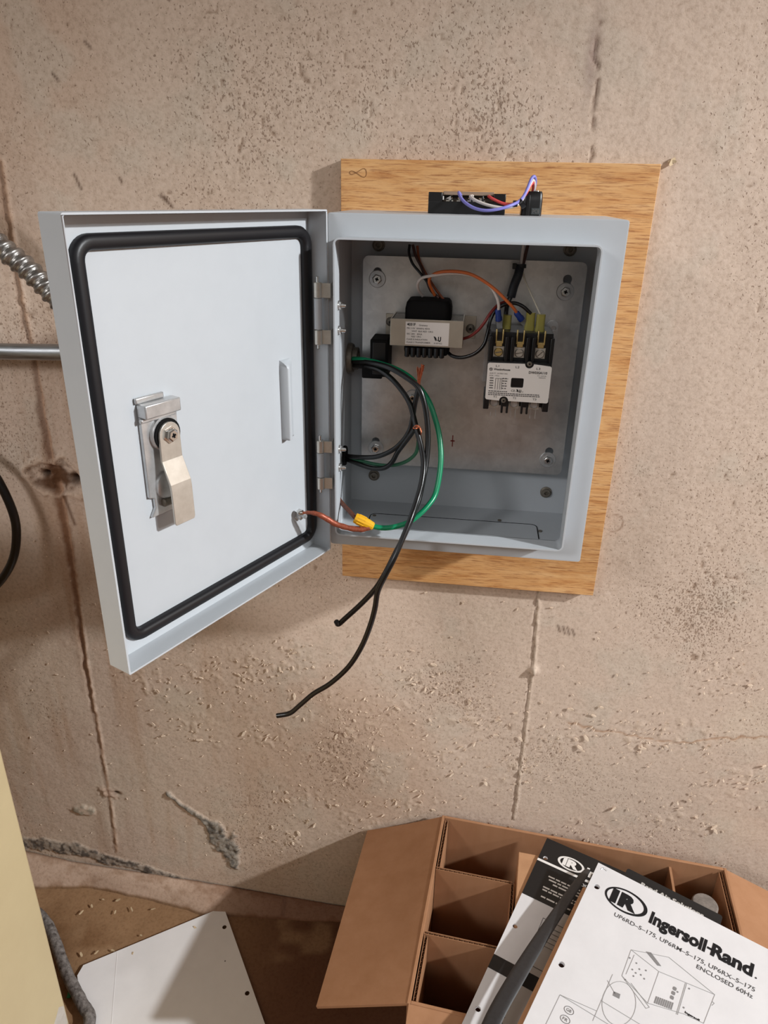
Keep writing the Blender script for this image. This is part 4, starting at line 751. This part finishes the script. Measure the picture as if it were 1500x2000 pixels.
board_part('divider', (.0045, .0850), (.1010, .0850), .006, RIM-.002)
board_part('divider', (.0050, .1750), (.1010, .1750), .006, RIM-.002)
board_part('divider', (.1015, .0850), (.1015, .2560), .006, RIM-.002)
board_part('divider', (CW-.0078, .0060), (CW-.0078, .2540), .006, RIM-.003)
b = MB(CX); b.box(.300, .303, .004, .085, .006, RIM-.012); b.build('divider', M_card, carton)
def flap(name, pts, th=.0036, nsub=6, warp=0.004):
    """pts: hinge a, hinge b, outer b, outer a (world)"""
    a, b_, c, d_ = [Vector(p) for p in pts]; M = MB(); N = (b_-a).cross(d_-a).normalized(); rows = []
    for k in (0, 1):
        for i in range(nsub+1):
            t = i/nsub
            for j in range(7):
                s_ = j/6; p = a.lerp(b_, s_).lerp(d_.lerp(c, s_), t)+N*(warp*math.sin(math.pi*t)*math.sin(math.pi*s_*.9+.3)+k*th); rows.append(p)
    n = (nsub+1)*7; fs = []
    for i in range(nsub):
        for j in range(6): q = (i*7+j, i*7+j+1, (i+1)*7+j+1, (i+1)*7+j); fs.append(q); fs.append(tuple(n+x for x in q[::-1]))
    ed = [j for j in range(7)]+[i*7+6 for i in range(1, nsub+1)]+[nsub*7+j for j in range(5, -1, -1)]+[i*7 for i in range(nsub-1, 0, -1)]
    for k in range(len(ed)): p, q = ed[k], ed[(k+1) % len(ed)]; fs.append((p, q, n+q, n+p))
    M.add(rows, fs); return M.build(name, M_card, carton, 40)
def cw(x, y, z): return CX @ Vector((x, y, z))
flap('flap', (cw(0, 0.002, RIM-.001), cw(0, CD, RIM-.001), cw(-.101, CD+.001, RIM-.042), cw(-.105, .004, RIM-.052)))
flap('flap', (cw(CW, CD, RIM-.001), cw(CW, 0.002, RIM-.001), cw(CW+.110, .004, RIM-.045), cw(CW+.110, CD, RIM-.045)))
flap('flap', (cw(.002, CD, RIM-.001), cw(CW-.002, CD, RIM-.001), cw(CW-.004, CD+.100, RIM-.045), cw(.004, CD+.100, RIM-.045)), warp=-.003)
# kraft inner box
kb = thing('kraft_box', CX @ Vector((.18, .12, .006)), 'closed plain kraft box inside the carton, under the black and white leaflet', 'box')
b = MB(CX); b.box(.1060, .2300, .0420, .2300, .006, RIM+.006); b.build('box_body', M_kraft, kb, bevel=.001)
b = MB(CX); b.box(.1662, .1698, .0419, .2301, RIM+.0058, RIM+.0062); b.build('lid_joint', M_flute, kb)
# capped bottles in the right hand cells
def bottle(p, r, h, label):
    t = thing('capped_bottle', p, label, 'bottle', None); b = MB(); x, y, z = p
    b.lathe((x, y, z), (0, 0, 1), [(r*.95, 0), (r, .003), (r, h*.72), (r*.8, h*.82), (.012, h*.9), (.012, h)], 24); b.build('bottle_body', M_blackm, t)
    b = MB(); b.lathe((x, y, z+h-.002), (0, 0, 1), [(.0150, 0), (.0155, .001), (.0155, .013), (.0140, .0150), (.006, .0156)], 28); b.build('cap', mottled('dusty_grey_cap', (140, 130, 122), (108, 100, 94), 180, .8, spec=.2), t)
pb = CX @ Vector((.335, .055, .005)); bottle(tuple(pb), .024, RIM-.012-.012, 'dark bottle with dusty grey cap in the right rear cell of the carton')
pb = CX @ Vector((.2665, .052, .005)); bottle(tuple(pb), .024, RIM-.012-.012, 'dark bottle with grey cap half hidden behind the white manual, left of the other bottle')

# ------------------------------------------------------------------ leaflets, strap, manual
def page_frame(o, U, V):
    U = Vector(U).normalized(); V = Vector(V); V = (V-U*V.dot(U)).normalized(); N = V.cross(U); o = Vector(o)
    return lambda a, c, h: o+U*a+V*c+N*h            # a right, c down the page, h up off the page
def flip(fn): return lambda a, c, h: fn(a, -c, h)
br = thing('leaflet', (.24, -.03, RIM+.007), 'black and white printed leaflet leaning across the carton left of the manual', 'leaflet')
B = page_frame((.2690, .0870, RIM+.0098), (.9205, -.391, .0), (-.391, -.9205, -.012)); Bf = flip(B)
hl = [circ(.0085, y, .0030, 14) for y in (.0315, .1395, .2475)]
b = MB(); b.plate([(0, 0), (.150, 0), (.150, .279), (0, .279)], hl, B, -.0030, 0); b.build('sheet', M_paper, br)
def holeplate(poly): return poly
b = MB(); b.plate([(0, 0), (.150, 0), (.150, .0945), (0, .0945)], [hl[0]], B, .0001, .0003); blk_ = b.build('black_heading', mat('black_ink', (20, 18, 18), .5), br)
b = MB(); b.plate([(0, .1835), (.150, .1835), (.150, .2010), (0, .2010)], [], B, .0001, .0003); b.build('black_bar', mat('black_ink_bar', (22, 20, 20), .5), br)
def ellipse(cx, cy, rx, ry, n=40): return [(cx+rx*math.cos(2*math.pi*k/n), cy+ry*math.sin(2*math.pi*k/n)) for k in range(n)]
b = MB(); b.plate([(0, .0360), (.150, .0360), (.150, .0395), (0, .0395)], [], B, .0002, .0005)
b.plate(ellipse(.0395, .0240, .0170, .0098), [ellipse(.0395, .0240, .0140, .0078)], B, .0002, .0005)
text(b, 'IR', Bf, .0290, -.0288, .0205, .0105, .06, shear=.0, h=.0005); text(b, 'Ing', Bf, .0590, -.0305, .0200, .0120, .05, h=.0005); text(b, 'PRODUCT', Bf, .0500, -.0480, .0330, .0042, .02, h=.0005)
for rw, (c0_, n_) in enumerate(((.0545, 4), (.0590, 4), (.0635, 4), (.0720, 4), (.0760, 4), (.0860, 3))):
    x = (.0205, .0225, .0290, .0195, .0200, .0215)[rw]
    while x < .085: q = random.uniform(.004, .010); b.plate([(x, c0_), (x+q, c0_), (x+q, c0_+.0019), (x, c0_+.0019)], [], B, .0002, .0005); x += q+.0014
b.build('heading_print', M_printw, blk_)
b = MB()
def rectline(M, fn, x0, y0, x1, y1, t=.0005, h=.0004): M.plate([(x0, y0), (x1, y0), (x1, y1), (x0, y1)], [[(x0+t, y0+t), (x1-t, y0+t), (x1-t, y1-t), (x0+t, y1-t)]], fn, 0.0001, h)
rectline(b, B, .0330, .1130, .0750, .1750)
for k in range(5): b.plate([(.0370, .1210+k*.0062), (.0700, .1210+k*.0062), (.0700, .1214+k*.0062), (.0370, .1214+k*.0062)], [], B, .0001, .0004)
b.plate([(.0370, .1210), (.0374, .1210), (.0374, .1460), (.0370, .1460)], [], B, .0001, .0004)
for k in range(9): y = .215+k*.0065; b.plate([(.030, y), (.036, y), (.036, y+.0008), (.030, y+.0008)], [], B, .0001, .0004)
b.build('line_drawing', M_printg, br)
b = MB(); text(b, 'IR', Bf, .0390, -.1185, .0060, .0030, .05, h=.0004); b.build('small_logo', M_print, br)
# dark strap beside the manual
b = MB(); b.ribbon([(.3130, .0330, RIM+.022), (.3040, .0170, RIM+.029), (.2860, -.0120, RIM+.033), (.2530, -.0640, RIM+.033), (.2210, -.1170, RIM+.032), (.1945, -.1640, RIM+.029), (.175, -.2100, RIM+.024), (.150, -.258, RIM+.012)], lambda t: .0070+.0115*min(1, t*1.7), .0030, 5, (-.25, .10, 1))
tag(b.build('vinyl_strap', M_darkgrey, None, 60), 'dark grey flat vinyl strap lying lengthwise between leaflet and white manual', 'strap')
# black folder under the manual
MO, MU, MV = (.3194, .0181, Z0-.7159), (.8913, -.4532, -.0136), (-.4532, -.8896, -.0569)
MF = page_frame(MO, MU, MV); MT = flip(MF)
fo = thing('black_folder', MF(.085, .14, -.0285), 'thick black folder under the white manual, its heading peeking out above', 'folder')
b = MB(); b.plate(rrect(.030, .1390, -.0235, .270, .003), [], MF, -.0285, -.0135); b.build('folder_body', mat('black_cover', (22, 21, 22), .5), fo, bevel=.001)
b = MB(); text(b, 'Rand Air Solutions', MT, .0500, .0085, .0710, .0052, .04, h=-.0132); b.build('folder_print', mat('grey_white_print', (190, 186, 180), .7), fo)
ks = MB(); ks.plate([(-.0050, .035), (.100, .003), (.205, .003), (.205, .279), (-.0060, .279)], [], MF, -.0120, -.0085); tag(ks.build('kraft_sheet', M_kraft, None, bevel=.0004), 'kraft board sheet directly under the white manual, showing along its left edge', 'board')
mn = thing('manual', MF(.108, .14, -.008), 'white stapled manual with compressor line drawing on top of the carton', 'manual')
mh = [circ(.0095, y, .0033, 16) for y in (.0320, .1400, .2480)]
b = MB(); b.plate([(0, 0), (.216, 0), (.216, .279), (0, .279)], mh, MF, -.0080, 0); b.build('page_stack', M_paper, mn, bevel=.0003)
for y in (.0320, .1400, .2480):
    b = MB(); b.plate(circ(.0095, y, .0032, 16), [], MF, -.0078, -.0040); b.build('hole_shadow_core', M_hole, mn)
b = MB(); b.tube([MF(.0060, .0075, .0002), MF(.0075, .0045, .0007), MF(.0110, .0050, .0007), MF(.0125, .0058, .0002)], .0005, 6, 3); b.build('staple', M_zinc, mn)
b = MB(); cx_, cy_ = .0434, .0315
b.plate(ellipse(cx_, cy_, .0240, .0148, 48), [ellipse(cx_-.0008, cy_, .0208, .0128, 48)], MF, .0001, .0003)
text(b, 'I', MT, .0265, -.0395, .0075, .0160, .06, shear=.0, h=.0003); text(b, 'R', MT, .0360, -.0395, .0205, .0160, .07, shear=.0, h=.0003)
b.build('round_logo', M_print, mn)
b = MB(); text(b, 'Ingersoll', MT, .0717, -.0412, .0595, .0140, .045, h=.0003); text(b, 'Rand', MT, .1365, -.0408, .0415, .0140, .045, h=.0003); b.plate([(.1322, .0335), (.1372, .0335), (.1372, .0360), (.1322, .0360)], [], MF, .0001, .0003); b.build('title_print', M_print, mn)
b = MB(); text(b, 'UP6RD\u20135\u2013175, UP6RM\u20135\u2013175, UP6RX\u20135\u2013175', MT, .0375, -.0560, .1455, .0047, .004, h=.0003); text(b, 'ENCLOSED 60Hz', MT, .1278, -.0643, .0545, .0046, .006, h=.0003); b.plate(circ(.1815, .0402, .0010), [], MF, .0001, .0003); b.build('model_print', mat('dark_grey_print_text', (66, 64, 64), .7), mn)
# line drawing of the machine
ld = MB()
def seg(p, q, t=.00045):
    p, q = Vector(p), Vector(q); d = (q-p).normalized(); n = Vector((-d.y, d.x))*t/2
    ld.plate([tuple(p-n), tuple(q-n), tuple(q+n), tuple(p+n)], [], MF, .0001, .0003)
def pl(*ps):
    for i in range(len(ps)-1): seg(ps[i], ps[i+1])
pl((.0655, .0835), (.1010, .0690), (.1500, .0815), (.1470, .1160), (.1290, .1180), (.0960, .1280), (.0660, .1160), (.0655, .0835)); pl((.0655, .0835), (.0965, .0905), (.1010, .0690)) if 0 else None
pl((.0965, .0900), (.1500, .0815)); pl((.0965, .0900), (.0960, .1280)); pl((.1225, .0862), (.1225, .1225)); pl((.1237, .0862), (.1237, .1223)); pl((.0655, .0835), (.0965, .0900)); pl((.0700, .0870), (.0690, .1120)); pl((.0660, .1160), (.0960, .1340), (.0985, .1310), (.0760, .1180)); pl((.0575, .1200), (.0560, .1750)); pl((.0560, .1520), (.160, .1520))
pl(*[(.0720+.0155*math.cos(a), .1440+.0230*math.sin(a)) for a in np.linspace(0, 2*math.pi, 30)]); pl((.0665, .1380), (.0550, .1290)); pl((.0200, .1700), (.0560, .1640)); pl((.0200, .1700), (.0185, .2200)); pl((.0200, .1700), (.110, .1690)); pl((.1495, .0900), (.1515, .0905), (.1500, .0940))
ld.build('machine_outline', M_printl, mn)
b = MB(); b.plate([(.0790, .0765), (.0840, .0745), (.0970, .0830), (.0935, .0845)], [], MF, .0001, .0003)
for k in range(9): b.plate([(.1010+k*.0019, .1165-k*.0004), (.1023+k*.0019, .1163-k*.0004), (.1023+k*.0019, .1240-k*.0004), (.1010+k*.0019, .1242-k*.0004)], [], MF, .0001, .0003)
for px, py in ((.0745, .0945), (.0790, .0990), (.0770, .1050), (.0850, .0965), (.0730, .1035), (.0820, .1040), (.0760, .1095), (.0860, .1060), (.1180, .1000), (.1270, .0900), (.1270, .1120), (.0670, .0930), (.0700, .1180), (.0650, .1370)): b.plate(circ(px, py, .0009, 8), [], MF, .0001, .0003)
b.plate([(.0640, .1360), (.0705, .1350), (.0710, .1400), (.0645, .1405)], [], MF, .0001, .0003)
for k in range(3): b.plate(rrect(.1130, .1165, .0965+k*.0052, .1003+k*.0052, .001, 2), [], MF, .0001, .0003)
b.build('drawing_shading', mat('mid_grey_print', (128, 125, 124), .7), mn)
b = MB(); text(b, 'Ingersoll', MT, .1290, -.1165, .0140, .0020, .04, h=.0003); b.build('drawing_badge', M_print, mn)
b = MB()
for k, s_ in enumerate(('GB', 'FR')):
    b.plate(ellipse(.0330, .1790+k*.0100, .0050, .0038, 24), [ellipse(.0330, .1790+k*.0100, .0045, .0033, 24)], MF, .0001, .0003); text(b, s_, MT, .0305, -.1805-k*.0100, .0050, .0030, .0, h=.0003)
b.build('language_badges', M_printg, mn)

# ------------------------------------------------------------------ sheet of paper on the floor
PF = page_frame((-.3690, -.0200, .0042), (.8205, .5716, .0), (.5716, -.8205, .0))
pp = thing('paper_sheet', PF(.105, .14, -.0035), 'blank white punched sheet of paper lying on the floor left of the carton', 'paper')
b = MB(); hl = [circ(.2125-.0085, y, .0032, 14) for y in (.0335, .1430, .2520)]
def bend(fn): return lambda a, c, h: fn(a, c, h+.010*max(0, (.10-a)/.10)**2*0+.0)
b.plate([(.0095, 0), (.2125, 0), (.2125, .279), (0, .279), (0, .0120)], hl, PF, 0, .0004); b.build('sheet', M_sheet, pp)
b = MB(); b.plate([(.055, .002), (.0556, .002), (.021, .150), (.0204, .150)], [], PF, .0004, .0007); b.build('crease', M_sheet, pp)
b = MB()
for px, py, r in ((.06, .165, .0016), (.048, .158, .0009), (.075, .18, .0008), (.19, .085, .001)): b.plate(circ(px, py, r, 9), [], PF, .0004, .0006)
b.build('dirt_speck', M_printg, pp)
# dusty hose and green tape
b = MB(); b.tube(WIRES['hose'], .0078, 14, 6, rfun=lambda t, i: .0078+.0003*math.sin(i*2.3)); hs = b.build('dusty_hose', M_dusty, None, 60); tag(hs, 'dust covered grey cable on the floor between cream cabinet and paper sheet', 'cable')
b = MB(); b.ribbon([(-.3660, -.0350, .0090), (-.3640, -.0440, .0050), (-.3610, -.0530, .0025), (-.3598, -.0590, .0022)], .0050, .0010, 4); tag(b.build('green_tape', M_greent), 'small strip of green tape on the floor beside the dusty cable', 'tape')
# cream cabinet at the left
cb = thing('cream_cabinet', (-.50, -.33, 0), 'cream painted steel cabinet standing at the lower left edge of the picture', 'cabinet')
b = MB(); b.box(-.70, -.3310, -.58, -.100, .004, .76); b.build('cabinet_body', M_cream, cb, bevel=.004, segs=3)
b = MB(); b.box(-.695, -.336, -.575, -.105, .0, .004); b.build('cabinet_base', M_blackm, cb)
b = MB(); b.box(-.3312, -.3302, -.34, -.24, .36, .50); b.box(-.3312, -.3300, -.33, -.25, .375, .38); b.build('access_panel', M_cream, cb, bevel=.0006)
b = MB(); b.plate([(-.1040, .0300), (-.1040, .0640), (-.112, .074), (-.128, .062), (-.135, .0300)], [], lambda a, c, h: (-.3310+h, a, c), 0, .0003); b.build('worn_patch', mottled('bare_pale_patch', (204, 196, 186), (190, 180, 168), 120, .7), cb)
# chips on the floor
for k, (x, y) in enumerate(((-.395, .075), (-.355, .070), (-.332, .078), (-.300, .040), (-.225, .062), (-.372, .000), (-.352, .006), (-.330, .012), (-.405, .062), (-.383, .088), (-.300, .010), (-.41, -.03), (-.30, .083), (-.36, .09))):
    b = MB(Matrix.Translation((x, y, .0036)) @ Matrix.Rotation(math.radians(-80), 4, 'X') @ Matrix.Rotation(k*1.3, 4, 'Y')); flake(b, .0034+.0008*(k % 3), 40+k)
    tag(b.build('wood_chip', M_chip), 'tiny pale chip lying on the brown floor by the mortar cove', 'chip', 'chips on the floor')
